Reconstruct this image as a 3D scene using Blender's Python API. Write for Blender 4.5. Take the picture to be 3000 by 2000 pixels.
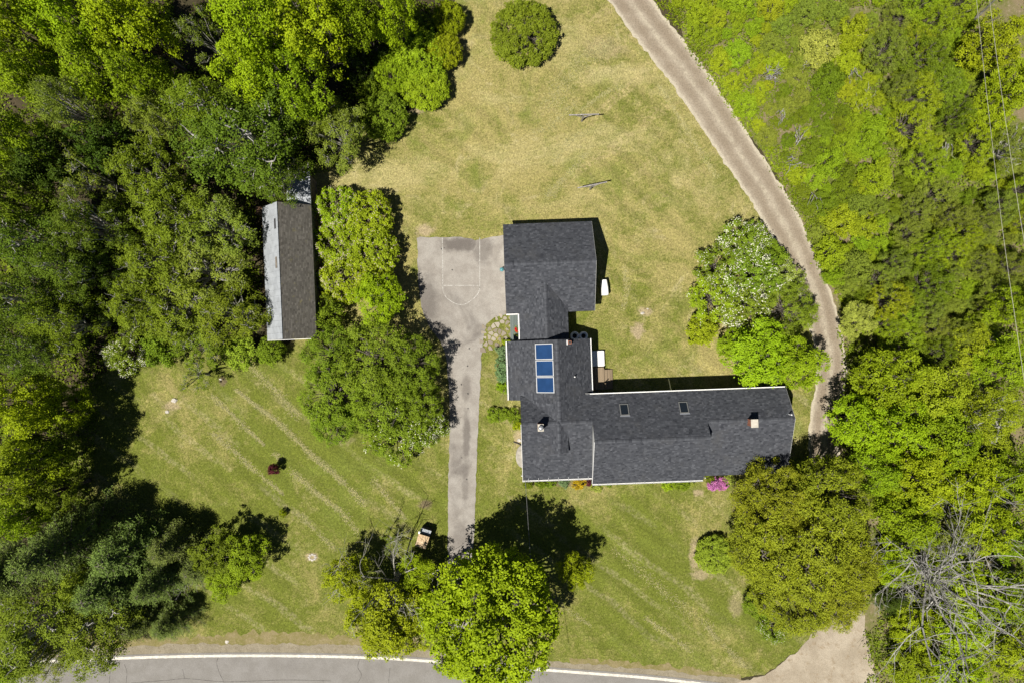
import bpy, math, random
import numpy as np
from math import sin, cos, pi, radians

for o in list(bpy.data.objects):
    bpy.data.objects.remove(o, do_unlink=True)
SC = bpy.context.scene
COL = SC.collection
random.seed(7)
RNG = np.random.default_rng(7)

# ------------------------------------------------------------------ camera
CAM_H = 66.667
cam_d = bpy.data.cameras.new('camera')
cam_d.sensor_width = 36.0
cam_d.lens = 24.0
cam_d.clip_start = 0.5
cam_d.clip_end = 1500.0
cam = bpy.data.objects.new('camera', cam_d)
cam.location = (0, 0, CAM_H)
COL.objects.link(cam)
SC.camera = cam

# ------------------------------------------------------------------ sky, sun, exposure
SUN_DIR = (-0.37, -0.325, 1.0)          # towards the sun
_el = math.atan2(1.0, math.hypot(SUN_DIR[0], SUN_DIR[1]))
_az = math.atan2(SUN_DIR[0], SUN_DIR[1])
world = bpy.data.worlds.new('World')
SC.world = world
world.use_nodes = True
_wn = world.node_tree
_wn.nodes.clear()
_sky = _wn.nodes.new('ShaderNodeTexSky')
_sky.sky_type = 'NISHITA'
_sky.sun_disc = False
_sky.sun_elevation = _el
_sky.sun_rotation = _az
_sky.air_density = 0.4
_sky.dust_density = 0.2
_bg = _wn.nodes.new('ShaderNodeBackground')
_bg.inputs['Strength'].default_value = 0.05
_wo = _wn.nodes.new('ShaderNodeOutputWorld')
_wn.links.new(_sky.outputs[0], _bg.inputs['Color'])
_wn.links.new(_bg.outputs[0], _wo.inputs['Surface'])

sun_d = bpy.data.lights.new('sun', 'SUN')
sun_d.energy = 5.0
sun_d.angle = radians(0.5)
sun_d.color = (1.0, 0.95, 0.86)
sun = bpy.data.objects.new('sun', sun_d)
sun.rotation_euler = (pi / 2 - _el, 0, pi - _az)
sun.location = (-30, -30, 80)
COL.objects.link(sun)

SC.view_settings.view_transform = 'Standard'
SC.view_settings.look = 'None'
SC.view_settings.gamma = 1.0
SC.view_settings.use_curve_mapping = False
SC.view_settings.exposure = 0.6
SC.cycles.max_bounces = 6
SC.cycles.diffuse_bounces = 3
SC.cycles.glossy_bounces = 2

# ------------------------------------------------------------------ picture coordinates -> ground metres
def g(px, py, h=0.0):
    """photograph pixel (3000 wide) of a point h metres above the ground"""
    k = 1 - h / CAM_H
    return ((px - 1500) / 30 * k, (1000 - py) / 30 * k)

def v(vx, vy, h=0.0):
    """the same for coordinates measured on a 2352 pixel wide view"""
    return g(vx * 3000 / 2352, vy * 3000 / 2352, h)

# ------------------------------------------------------------------ materials
class NT:
    def __init__(s, name):
        s.m = bpy.data.materials.new(name)
        s.m.use_nodes = True
        s.t = s.m.node_tree
        s.t.nodes.clear()
        s.out = s.t.nodes.new('ShaderNodeOutputMaterial')
        s.co = None
    def n(s, typ, **kw):
        nd = s.t.nodes.new(typ)
        for k, val in kw.items():
            if k in nd.inputs:
                inp = nd.inputs[k]
                if hasattr(val, 'is_output') or isinstance(val, bpy.types.NodeSocket):
                    s.t.links.new(val, inp)
                else:
                    inp.default_value = val
            else:
                setattr(nd, k, val)
        return nd
    def link(s, a, b):
        s.t.links.new(a, b)
    def coord(s):
        if s.co is None:
            s.co = s.t.nodes.new('ShaderNodeTexCoord').outputs['Object']
        return s.co
    def mapped(s, scale=(1, 1, 1), rot=(0, 0, 0), loc=(0, 0, 0)):
        m = s.t.nodes.new('ShaderNodeMapping')
        m.inputs['Scale'].default_value = scale
        m.inputs['Rotation'].default_value = rot
        m.inputs['Location'].default_value = loc
        s.link(s.coord(), m.inputs['Vector'])
        return m.outputs[0]
    def noise(s, scale, detail=3.0, rough=0.55, vec=None, dist=0.0):
        nd = s.t.nodes.new('ShaderNodeTexNoise')
        nd.inputs['Scale'].default_value = scale
        nd.inputs['Detail'].default_value = detail
        nd.inputs['Roughness'].default_value = rough
        nd.inputs['Distortion'].default_value = dist
        s.link(vec if vec is not None else s.coord(), nd.inputs['Vector'])
        return nd.outputs['Fac']
    def ramp(s, fac, a, b, lo=0.0, hi=1.0):
        nd = s.t.nodes.new('ShaderNodeMapRange')
        nd.inputs['From Min'].default_value = a
        nd.inputs['From Max'].default_value = b
        nd.inputs['To Min'].default_value = lo
        nd.inputs['To Max'].default_value = hi
        nd.interpolation_type = 'SMOOTHSTEP'
        s.link(fac, nd.inputs['Value'])
        return nd.outputs['Result']
    def mix(s, fac, a, b, blend='MIX'):
        nd = s.t.nodes.new('ShaderNodeMix')
        nd.data_type = 'RGBA'
        nd.blend_type = blend
        for val, idx in ((fac, 0), (a, 6), (b, 7)):
            if isinstance(val, bpy.types.NodeSocket):
                s.link(val, nd.inputs[idx])
            elif idx == 0:
                nd.inputs[0].default_value = val
            else:
                nd.inputs[idx].default_value = (*val[:3], 1.0)
        return nd.outputs[2]
    def math(s, op, a, b=0.0):
        nd = s.t.nodes.new('ShaderNodeMath')
        nd.operation = op
        for i, val in enumerate((a, b)):
            if isinstance(val, bpy.types.NodeSocket):
                s.link(val, nd.inputs[i])
            else:
                nd.inputs[i].default_value = val
        return nd.outputs[0]
    def scalec(s, colr, fac):
        nd = s.t.nodes.new('ShaderNodeVectorMath')
        nd.operation = 'SCALE'
        if isinstance(colr, bpy.types.NodeSocket):
            s.link(colr, nd.inputs[0])
        else:
            nd.inputs[0].default_value = colr[:3]
        if isinstance(fac, bpy.types.NodeSocket):
            s.link(fac, nd.inputs['Scale'])
        else:
            nd.inputs['Scale'].default_value = fac
        return nd.outputs[0]
    def blobs(s, items, wob=0.5, wscale=1.6):
        """soft irregular marks: (x, y, rx, ry, strength) in metres on the ground"""
        sep = s.n('ShaderNodeSeparateXYZ'); s.link(s.coord(), sep.inputs[0])
        nz = s.math('MULTIPLY', s.math('SUBTRACT', s.noise(wscale, 5, 0.68), 0.5), wob * 4)
        tot = None
        for x, y, rx, ry, k in items:
            dx = s.math('MULTIPLY', s.math('SUBTRACT', sep.outputs['X'], x), 1 / rx)
            dy = s.math('MULTIPLY', s.math('SUBTRACT', sep.outputs['Y'], y), 1 / ry)
            d = s.math('SQRT', s.math('ADD', s.math('MULTIPLY', dx, dx), s.math('MULTIPLY', dy, dy)))
            f = s.ramp(s.math('ADD', d, nz), 0.45, 1.15, k, 0.0)
            tot = f if tot is None else s.math('MAXIMUM', tot, f)
        return tot
    def attr(s, name, out='Fac'):
        nd = s.t.nodes.new('ShaderNodeAttribute')
        nd.attribute_name = name
        return nd.outputs[out]
    def bump(s, height, strength=0.5, dist=0.05):
        nd = s.t.nodes.new('ShaderNodeBump')
        nd.inputs['Strength'].default_value = strength
        nd.inputs['Distance'].default_value = dist
        s.link(height, nd.inputs['Height'])
        return nd.outputs[0]
    def principled(s, colr, rough=0.8, spec=0.3, metal=0.0, normal=None, **kw):
        p = s.t.nodes.new('ShaderNodeBsdfPrincipled')
        if isinstance(colr, bpy.types.NodeSocket):
            s.link(colr, p.inputs['Base Color'])
        else:
            p.inputs['Base Color'].default_value = (*colr[:3], 1)
        if isinstance(rough, bpy.types.NodeSocket):
            s.link(rough, p.inputs['Roughness'])
        else:
            p.inputs['Roughness'].default_value = rough
        p.inputs['Specular IOR Level'].default_value = spec
        p.inputs['Metallic'].default_value = metal
        if normal is not None:
            s.link(normal, p.inputs['Normal'])
        for k, val in kw.items():
            p.inputs[k].default_value = val
        return p.outputs[0]
    def done(s, shader):
        s.link(shader, s.out.inputs['Surface'])
        return s.m

def plain(name, colr, rough=0.7, spec=0.3, metal=0.0, var=0.18, scale=6.0):
    t = NT(name)
    f = t.ramp(t.noise(scale, 4), 0.3, 0.7, 1 - var, 1 + var)
    return t.done(t.principled(t.scalec(colr, f), rough, spec, metal))

def leaf_material(name, trans=0.24, rough=0.6):
    t = NT(name)
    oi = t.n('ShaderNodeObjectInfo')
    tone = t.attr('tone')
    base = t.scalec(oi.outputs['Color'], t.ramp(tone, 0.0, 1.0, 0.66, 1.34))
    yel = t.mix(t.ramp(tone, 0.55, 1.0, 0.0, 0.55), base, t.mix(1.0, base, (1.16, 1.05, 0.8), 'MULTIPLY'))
    pr = t.principled(yel, rough, 0.12)
    tr = t.n('ShaderNodeBsdfTranslucent')
    t.link(t.scalec(yel, 1.15), tr.inputs['Color'])
    mx = t.n('ShaderNodeMixShader', Fac=trans)
    t.link(pr, mx.inputs[1]); t.link(tr.outputs[0], mx.inputs[2])
    return t.done(mx.outputs[0])

def bark_material(name, a, b, scale=5):
    t = NT(name)
    f = t.ramp(t.noise(scale, 5, 0.6, t.mapped((1, 1, 0.35))), 0.35, 0.65)
    return t.done(t.principled(t.mix(f, a, b), 0.9, 0.15, normal=t.bump(f, 0.6, 0.02)))

def attr_material(name, a, b, rough=0.9, spec=0.2, extra=None, bump=0.3):
    """colour between a and b by the piece's own tone"""
    t = NT(name)
    fine = t.noise(45.0, 3, 0.7)
    c = t.mix(t.attr('tone'), a, b)
    c = t.scalec(c, t.ramp(fine, 0.25, 0.75, 0.78, 1.22))
    if extra:
        colr, sc, lo, hi = extra
        c = t.mix(t.ramp(t.noise(sc, 5, 0.65), lo, hi), c, colr)
    return t.done(t.principled(c, rough, spec, normal=t.bump(fine, bump, 0.01)))

M = {}
M['leaf'] = leaf_material('leaf')
M['needle'] = leaf_material('needle', 0.12, 0.65)
M['petal'] = plain('petal', (0.60, 0.59, 0.46), 0.8, 0.2, 0, 0.15, 3)
M['petal_pale'] = plain('petal_pale', (0.46, 0.36, 0.33), 0.8, 0.2, 0, 0.2, 3)
M['bark'] = bark_material('bark', (0.05, 0.042, 0.034), (0.17, 0.15, 0.125))
M['bark_grey'] = bark_material('bark_grey', (0.15, 0.145, 0.125), (0.36, 0.35, 0.30))
M['bark_white'] = bark_material('bark_white', (0.22, 0.21, 0.19), (0.46, 0.44, 0.41), 2.5)
M['bark_dead'] = bark_material('bark_dead', (0.13, 0.125, 0.115), (0.33, 0.32, 0.295))

def lawn_material():
    t = NT('lawn_grass')
    big = t.noise(0.075, 3, 0.6, dist=0.6)
    mid = t.noise(0.42, 4, 0.62, dist=0.8)
    small = t.noise(2.6, 5, 0.7)
    fine = t.noise(9.0, 4, 0.75, t.mapped((1.0, 0.75, 1)))
    blade = t.noise(26.0, 2, 0.8, t.mapped((1, 0.6, 1), (0, 0, 0.5)))
    # the upper lawn is burnt drier than the lower one
    sep = t.n('ShaderNodeSeparateXYZ'); t.link(t.coord(), sep.inputs[0])
    up = t.ramp(t.math('ADD', sep.outputs['Y'], t.math('MULTIPLY', sep.outputs['X'], 0.25)), -22.0, 20.0, -0.10, 0.15)
    dry = t.math('ADD', t.math('ADD', t.math('ADD', t.math('MULTIPLY', t.math('SUBTRACT', big, 0.5), 1.0), t.math('MULTIPLY', t.math('SUBTRACT', mid, 0.5), 0.75)), 0.56), up)
    dry = t.math('ADD', dry, t.math('MULTIPLY', t.math('SUBTRACT', small, 0.5), 0.60))
    dry = t.math('ADD', dry, t.math('MULTIPLY', t.math('SUBTRACT', fine, 0.5), 0.30))
    # mown windrows: two directions, lower lawns NW-SE, upper lawn SW-NE
    def windrow(rot, period, lo, hi, mask_lo, mask_hi, mscale):
        w = t.n('ShaderNodeTexWave')
        w.wave_type = 'BANDS'; w.bands_direction = 'X'
        t.link(t.mapped((1, 1, 1), (0, 0, rot)), w.inputs['Vector'])
        w.inputs['Scale'].default_value = 0.3142 / period
        w.inputs['Distortion'].default_value = 3.2
        w.inputs['Detail'].default_value = 3.0
        w.inputs['Detail Scale'].default_value = 0.9
        w.inputs['Detail Roughness'].default_value = 0.62
        l = t.ramp(w.outputs['Fac'], lo, hi)
        m = t.ramp(t.noise(mscale, 2, 0.5), mask_lo, mask_hi)
        m2 = t.ramp(small, 0.36, 0.66)
        return t.math('MULTIPLY', t.math('MULTIPLY', l, m), m2)
    low = t.ramp(sep.outputs['Y'], -6.0, 0.0, 1.0, 0.0)
    hi_ = t.ramp(sep.outputs['Y'], 10.0, 17.0)
    east = t.ramp(sep.outputs['X'], 0.0, 6.0)
    r1 = t.math('MULTIPLY', windrow(radians(-54), 2.75, 0.80, 0.97, 0.42, 0.60, 0.11), low)
    r2 = t.math('MULTIPLY', t.math('MULTIPLY', windrow(radians(52), 3.6, 0.72, 0.97, 0.40, 0.60, 0.13), hi_), east)
    straw = t.ramp(dry, 0.36, 0.86)
    c = t.mix(straw, (0.104, 0.122, 0.019), (0.250, 0.216, 0.082))
    pale = t.ramp(t.noise(0.33, 5, 0.65, t.mapped((1, 1, 1), (0, 0, 0.9), (11, 5, 0)), 1.4), 0.53, 0.70)
    c = t.mix(t.math('MULTIPLY', t.math('MULTIPLY', pale, straw), 0.7), c, (0.325, 0.285, 0.150))
    lush = t.ramp(t.noise(0.19, 5, 0.65, dist=1.2), 0.50, 0.70)
    c = t.mix(t.math('MULTIPLY', lush, 0.62), c, (0.120, 0.145, 0.026))
    c = t.mix(t.math('MULTIPLY', r1, 0.55), c, (0.26, 0.235, 0.125))
    c = t.mix(t.math('MULTIPLY', r2, 0.60), c, (0.33, 0.27, 0.135))
    def bands(rot, period, amp, mlo, mhi, msc):
        w = t.n('ShaderNodeTexWave'); w.wave_type = 'BANDS'; w.bands_direction = 'X'
        t.link(t.mapped((1, 1, 1), (0, 0, rot)), w.inputs['Vector'])
        w.inputs['Scale'].default_value = 0.3142 / period; w.inputs['Distortion'].default_value = 1.6
        w.inputs['Detail'].default_value = 2.0; w.inputs['Detail Scale'].default_value = 0.35
        m = t.ramp(t.noise(msc, 3, 0.5, t.mapped((1, 1, 1), (0, 0, 0), (3, 17, 0))), mlo, mhi)
        return t.math('ADD', 1.0, t.math('MULTIPLY', t.math('MULTIPLY', t.math('SUBTRACT', w.outputs['Fac'], 0.5), amp), m))
    bare_ = [(*v(px, py), rx / 23.5, ry / 23.5, k) for px, py, rx, ry, k in [(1465, 760, 17, 21, 0.9), (975, 530, 24, 17, 0.85), (1604, 1131, 17, 9, 0.8), (1480, 716, 20, 12, 0.8),
             (955, 252, 22, 13, 0.9), (395, 930, 20, 14, 0.75), (716, 1278, 16, 12, 0.8), (1596, 1275, 14, 52, 0.8), (1612, 1318, 30, 16, 0.7), (1190, 1005, 12, 20, 0.8), (940, 1478, 34, 18, 0.8),
             (1385, 110, 60, 30, 0.35), (1690, 1390, 20, 30, 0.5), (730, 860, 16, 34, 0.45), (790, 1010, 30, 12, 0.3)]]
    c = t.mix(t.blobs(bare_), c, (0.285, 0.228, 0.142))
    mul_ = [(*v(px, py), rx / 23.5, ry / 23.5, k) for px, py, rx, ry, k in [(978, 1157, 18, 13, 0.8), (512, 875, 11, 13, 0.8), (1300, 1110, 110, 8, 0.75), (1158, 850, 12, 95, 0.6), (650, 1181, 12, 8, 0.7), (1690, 1150, 12, 60, 0.6)]]
    c = t.mix(t.blobs(mul_), c, (0.125, 0.092, 0.062))
    c = t.scalec(c, bands(radians(-50), 1.9, 0.20, 0.42, 0.60, 0.10))
    swath = t.math('MULTIPLY', t.ramp(t.noise(0.16, 5, 0.62, t.mapped((0.55, 1.3, 1), (0, 0, -0.85)), 0.8), 0.47, 0.66), t.math('MULTIPLY', hi_, 0.55))
    c = t.mix(swath, c, (0.340, 0.298, 0.140))
    c = t.scalec(c, t.ramp(t.noise(4.2, 4, 0.75, dist=0.5), 0.25, 0.75, 0.74, 1.27))
    c = t.scalec(c, t.ramp(fine, 0.25, 0.75, 0.60, 1.42))
    c = t.scalec(c, t.ramp(blade, 0.25, 0.75, 0.72, 1.28))
    h = t.math('ADD', t.math('MULTIPLY', fine, 0.7), t.math('MULTIPLY', blade, 0.4))
    return t.done(t.principled(c, 0.95, 0.1, normal=t.bump(h, 0.9, 0.06)))

def soil_material(name, a, b, cc, s1=0.5, s2=7.0):
    t = NT(name)
    n1 = t.noise(s1, 5, 0.65); n2 = t.noise(s2, 5, 0.75)
    c = t.mix(t.ramp(n1, 0.35, 0.65), a, b)
    c = t.mix(t.ramp(n2, 0.5, 0.72), c, cc)
    c = t.scalec(c, t.ramp(t.noise(22, 3, 0.7), 0.2, 0.8, 0.65, 1.35))
    return t.done(t.principled(c, 0.95, 0.1, normal=t.bump(n2, 0.8, 0.06)))

def asphalt_material(name, a, b, stain, worn=0.5, marks=None):
    t = NT(name)
    n1 = t.noise(0.22, 4, 0.6, dist=0.5); n2 = t.noise(0.8, 5, 0.6)
    fine = t.noise(34, 3, 0.8); grit = t.noise(11, 3, 0.8)
    c = t.mix(t.ramp(n2, 0.35, 0.65), a, b)
    c = t.mix(t.math('MULTIPLY', t.ramp(n1, 0.52, 0.72), worn), c, stain)
    if marks: c = t.mix(t.blobs(marks, 0.35, 1.1), c, stain)
    c = t.scalec(c, t.ramp(fine, 0.2, 0.8, 0.74, 1.26))
    c = t.scalec(c, t.ramp(grit, 0.25, 0.75, 0.88, 1.12))
    return t.done(t.principled(c, 0.9, 0.2, normal=t.bump(fine, 0.4, 0.02)))

def track_material():
    t = NT('gravel_track')
    ac = t.attr('across')
    lon = t.attr('along')
    wob = t.math('MULTIPLY', t.math('SUBTRACT', t.noise(0.35, 4, 0.6), 0.5), 0.35)
    a2 = t.math('ABSOLUTE', t.math('ADD', ac, wob))
    wheel = t.math('ABSOLUTE', t.math('SUBTRACT', a2, 0.45))
    rut = t.math('MULTIPLY', t.ramp(wheel, 0.08, 0.30, 1.0, 0.0), t.ramp(t.noise(0.9, 4, 0.7), 0.30, 0.55, 0.55, 1.0))
    mid_ = t.ramp(a2, 0.02, 0.20, 1.0, 0.0)
    edge = t.ramp(t.math('ABSOLUTE', t.math('ADD', ac, t.math('MULTIPLY', wob, 0.4))), 0.74, 0.93)
    fine = t.noise(24, 4, 0.8); grit = t.noise(7, 4, 0.75)
    c = t.mix(t.ramp(t.noise(0.5, 4), 0.35, 0.65), (0.225, 0.188, 0.142), (0.285, 0.245, 0.190))
    c = t.mix(t.math('MULTIPLY', rut, 0.65), c, (0.185, 0.148, 0.107))
    c = t.mix(t.math('MULTIPLY', t.math('MULTIPLY', mid_, t.ramp(t.noise(1.8, 4, 0.7), 0.35, 0.62)), 0.75), c, (0.36, 0.32, 0.245))
    c = t.mix(t.math('MULTIPLY', edge, 0.8), c, (0.40, 0.36, 0.28))
    c = t.scalec(c, t.ramp(grit, 0.25, 0.75, 0.80, 1.22))
    c = t.scalec(c, t.ramp(fine, 0.2, 0.8, 0.70, 1.30))
    return t.done(t.principled(c, 0.95, 0.1, normal=t.bump(t.math('ADD', fine, grit), 0.6, 0.03)))

M['lawn'] = lawn_material()
M['litter'] = soil_material('leaf_litter', (0.035, 0.032, 0.016), (0.058, 0.046, 0.026), (0.10, 0.075, 0.045))
M['scrub_soil'] = soil_material('scrub_soil', (0.10, 0.115, 0.025), (0.17, 0.135, 0.080), (0.25, 0.20, 0.14), 0.35, 3.0)
M['shoulder'] = soil_material('sandy_shoulder', (0.19, 0.165, 0.118), (0.235, 0.205, 0.15), (0.15, 0.125, 0.075), 0.8, 3.5)
M['bare'] = soil_material('bare_earth', (0.25, 0.20, 0.125), (0.31, 0.26, 0.17), (0.17, 0.14, 0.07), 0.9, 4.5)
M['mulch'] = soil_material('mulch', (0.085, 0.06, 0.04), (0.13, 0.095, 0.065), (0.19, 0.15, 0.11), 1.5, 8.0)
M['apron'] = soil_material('gravel_apron', (0.26, 0.22, 0.165), (0.33, 0.285, 0.22), (0.22, 0.172, 0.115), 0.35, 1.3)
M['drive'] = asphalt_material('driveway_asphalt', (0.225, 0.205, 0.182), (0.275, 0.256, 0.23), (0.115, 0.102, 0.092), 0.8,
    [(*v(px, py), rx / 23.5, ry / 23.5, k) for px, py, rx, ry, k in [(1055, 562, 52, 20, 0.95), (1108, 575, 26, 40, 0.6), (985, 690, 26, 70, 0.75), (1005, 770, 22, 40, 0.6), (1072, 1000, 10, 70, 0.8), (1070, 890, 12, 40, 0.55), (1068, 1110, 9, 50, 0.5), (1060, 1240, 24, 60, 0.5)]])
M['road'] = asphalt_material('road_asphalt', (0.175, 0.165, 0.152), (0.20, 0.19, 0.178), (0.165, 0.155, 0.145), 0.5)
M['track'] = track_material()
def paint_material():
    t = NT('worn_white_paint')
    f = t.ramp(t.noise(9, 4, 0.7), 0.38, 0.66)
    return t.done(t.principled(t.mix(f, (0.24, 0.225, 0.205), (0.46, 0.45, 0.42)), 0.8, 0.2))
M['paint'] = paint_material()
M['road_paint'] = plain('road_edge_paint', (0.52, 0.49, 0.43), 0.8, 0.2, 0, 0.18, 5)
M['crack'] = plain('crack_tar', (0.075, 0.07, 0.065), 0.9)
M['shingle'] = attr_material('grey_asphalt_shingle', (0.026, 0.0282, 0.0345), (0.076, 0.0805, 0.092), 0.93, 0.18, extra=((0.066, 0.067, 0.070), 0.55, 0.50, 0.86))
M['old_shingle'] = attr_material('old_brown_shingle', (0.070, 0.065, 0.056), (0.138, 0.128, 0.112), 0.95, 0.1,
                                 extra=((0.15, 0.135, 0.075), 1.6, 0.58, 0.74))
M['deck_base'] = plain('roof_deck', (0.04, 0.04, 0.042), 0.9)
M['white'] = plain('white_trim_paint', (0.66, 0.66, 0.65), 0.55, 0.4, 0, 0.06, 3)
M['white_metal'] = plain('white_enamel', (0.74, 0.74, 0.73), 0.4, 0.5, 0, 0.04, 2)
M['siding'] = plain('pale_siding', (0.52, 0.52, 0.50), 0.7, 0.3, 0, 0.08, 2)
M['barn_wall'] = plain('weathered_board', (0.16, 0.14, 0.12), 0.9, 0.15, 0, 0.3, 3)
M['barn_metal'] = plain('pale_grey_metal_roof', (0.31, 0.33, 0.355), 0.6, 0.35, 0.1, 0.12, 1.5)
M['glass'] = NT('dark_glass'); M['glass'] = M['glass'].done(M['glass'].principled((0.012, 0.016, 0.02), 0.08, 0.6))
def solar_material():
    t = NT('collector_glass_sky_tint')
    f = t.ramp(t.noise(1.2, 2), 0.3, 0.7, 0.9, 1.12)
    return t.done(t.principled(t.scalec((0.014, 0.042, 0.115), f), 0.12, 0.6))  # blue coating plus reflected sky, both put into the base colour
M['solar'] = solar_material()
M['alu'] = plain('aluminium_frame', (0.50, 0.51, 0.52), 0.4, 0.5, 0.3, 0.06, 3)
M['sky_frame'] = plain('grey_skylight_frame', (0.20, 0.20, 0.19), 0.5, 0.4, 0.2, 0.06, 3)
M['brick'] = plain('chimney_brick', (0.23, 0.10, 0.065), 0.9, 0.15, 0, 0.3, 9)
M['concrete'] = plain('pale_concrete', (0.42, 0.39, 0.33), 0.85, 0.2, 0, 0.14, 4)
M['old_concrete'] = plain('old_concrete', (0.27, 0.25, 0.215), 0.9, 0.15, 0, 0.2, 3)
M['steel'] = plain('bright_steel', (0.60, 0.60, 0.60), 0.3, 0.5, 0.7, 0.05, 3)
M['black'] = plain('black_plastic', (0.018, 0.018, 0.018), 0.6)
M['teal'] = plain('teal_plastic', (0.07, 0.22, 0.25), 0.5, 0.4, 0, 0.08, 5)
M['tub'] = plain('pale_tub', (0.80, 0.82, 0.84), 0.6, 0.3, 0, 0.08, 4)
M['green_board'] = attr_material('grey_green_deck_paint', (0.085, 0.108, 0.098), (0.12, 0.145, 0.135), 0.7, 0.3)
M['wood_grey'] = attr_material('weathered_deck_wood', (0.15, 0.112, 0.072), (0.24, 0.185, 0.125), 0.85, 0.2)
M['wood_new'] = attr_material('fresh_pine_boards', (0.42, 0.30, 0.18), (0.52, 0.40, 0.265), 0.75, 0.25)
M['wood_post'] = bark_material('silvered_timber', (0.19, 0.175, 0.16), (0.33, 0.31, 0.29), 6)
M['stone'] = attr_material('flagstone', (0.185, 0.155, 0.118), (0.31, 0.275, 0.225), 0.9, 0.2)
M['rock'] = plain('pale_rock', (0.42, 0.39, 0.35), 0.9, 0.2, 0, 0.25, 4)
M['red_flower'] = plain('red_petals', (0.55, 0.012, 0.02), 0.7, 0.2, 0, 0.15, 8)
M['wire'] = plain('aluminium_wire', (0.30, 0.29, 0.24), 0.5, 0.4, 0.3, 0.05, 2)
M['dark_wire'] = plain('dark_cable', (0.13, 0.13, 0.13), 0.6)
M['dead_brown'] = plain('dry_brown_needles', (0.22, 0.13, 0.085), 0.95, 0.1, 0, 0.3, 8)

# ------------------------------------------------------------------ mesh helpers
def tag(o, label=None, cat=None, group=None, kind=None):
    if label: o['label'] = label
    if cat: o['category'] = cat
    if group: o['group'] = group
    if kind: o['kind'] = kind
    return o

def mesh(name, verts, faces, mat=None, tone=None, smooth=False, point_attrs=None):
    me = bpy.data.meshes.new(name)
    verts = np.asarray(verts, dtype=np.float32)
    if isinstance(faces, np.ndarray) and faces.ndim == 2:
        nf, k = faces.shape
        me.vertices.add(len(verts))
        me.vertices.foreach_set('co', verts.ravel())
        me.loops.add(nf * k)
        me.loops.foreach_set('vertex_index', faces.astype(np.int32).ravel())
        me.polygons.add(nf)
        me.polygons.foreach_set('loop_start', np.arange(0, nf * k, k, dtype=np.int32))
        me.update(calc_edges=True)
    else:
        me.from_pydata([tuple(map(float, p)) for p in verts], [], [list(map(int, f)) for f in faces])
        me.update()
    if tone is not None:
        a = me.attributes.new('tone', 'FLOAT', 'FACE')
        a.data.foreach_set('value', np.asarray(tone, dtype=np.float32))
    for k_, arr in (point_attrs or {}).items():
        a = me.attributes.new(k_, 'FLOAT', 'POINT')
        a.data.foreach_set('value', np.asarray(arr, dtype=np.float32))
    if smooth:
        me.polygons.foreach_set('use_smooth', np.ones(len(me.polygons), dtype=bool))
    if mat: me.materials.append(mat)
    return me

def obj(name, me, parent=None, loc=(0, 0, 0), rotz=0.0, scale=(1, 1, 1), color=None):
    o = bpy.data.objects.new(name, me)
    COL.objects.link(o)
    o.parent = parent
    o.location = loc
    o.rotation_euler = (0, 0, rotz)
    o.scale = scale
    if color is not None: o.color = (*color[:3], 1.0)
    return o

def empty(name, loc=(0, 0, 0), rotz=0.0, scale=(1, 1, 1)):
    o = bpy.data.objects.new(name, None)
    o.empty_display_size = 0.3
    COL.objects.link(o)
    o.location = loc; o.rotation_euler = (0, 0, rotz); o.scale = scale
    return o

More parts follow.
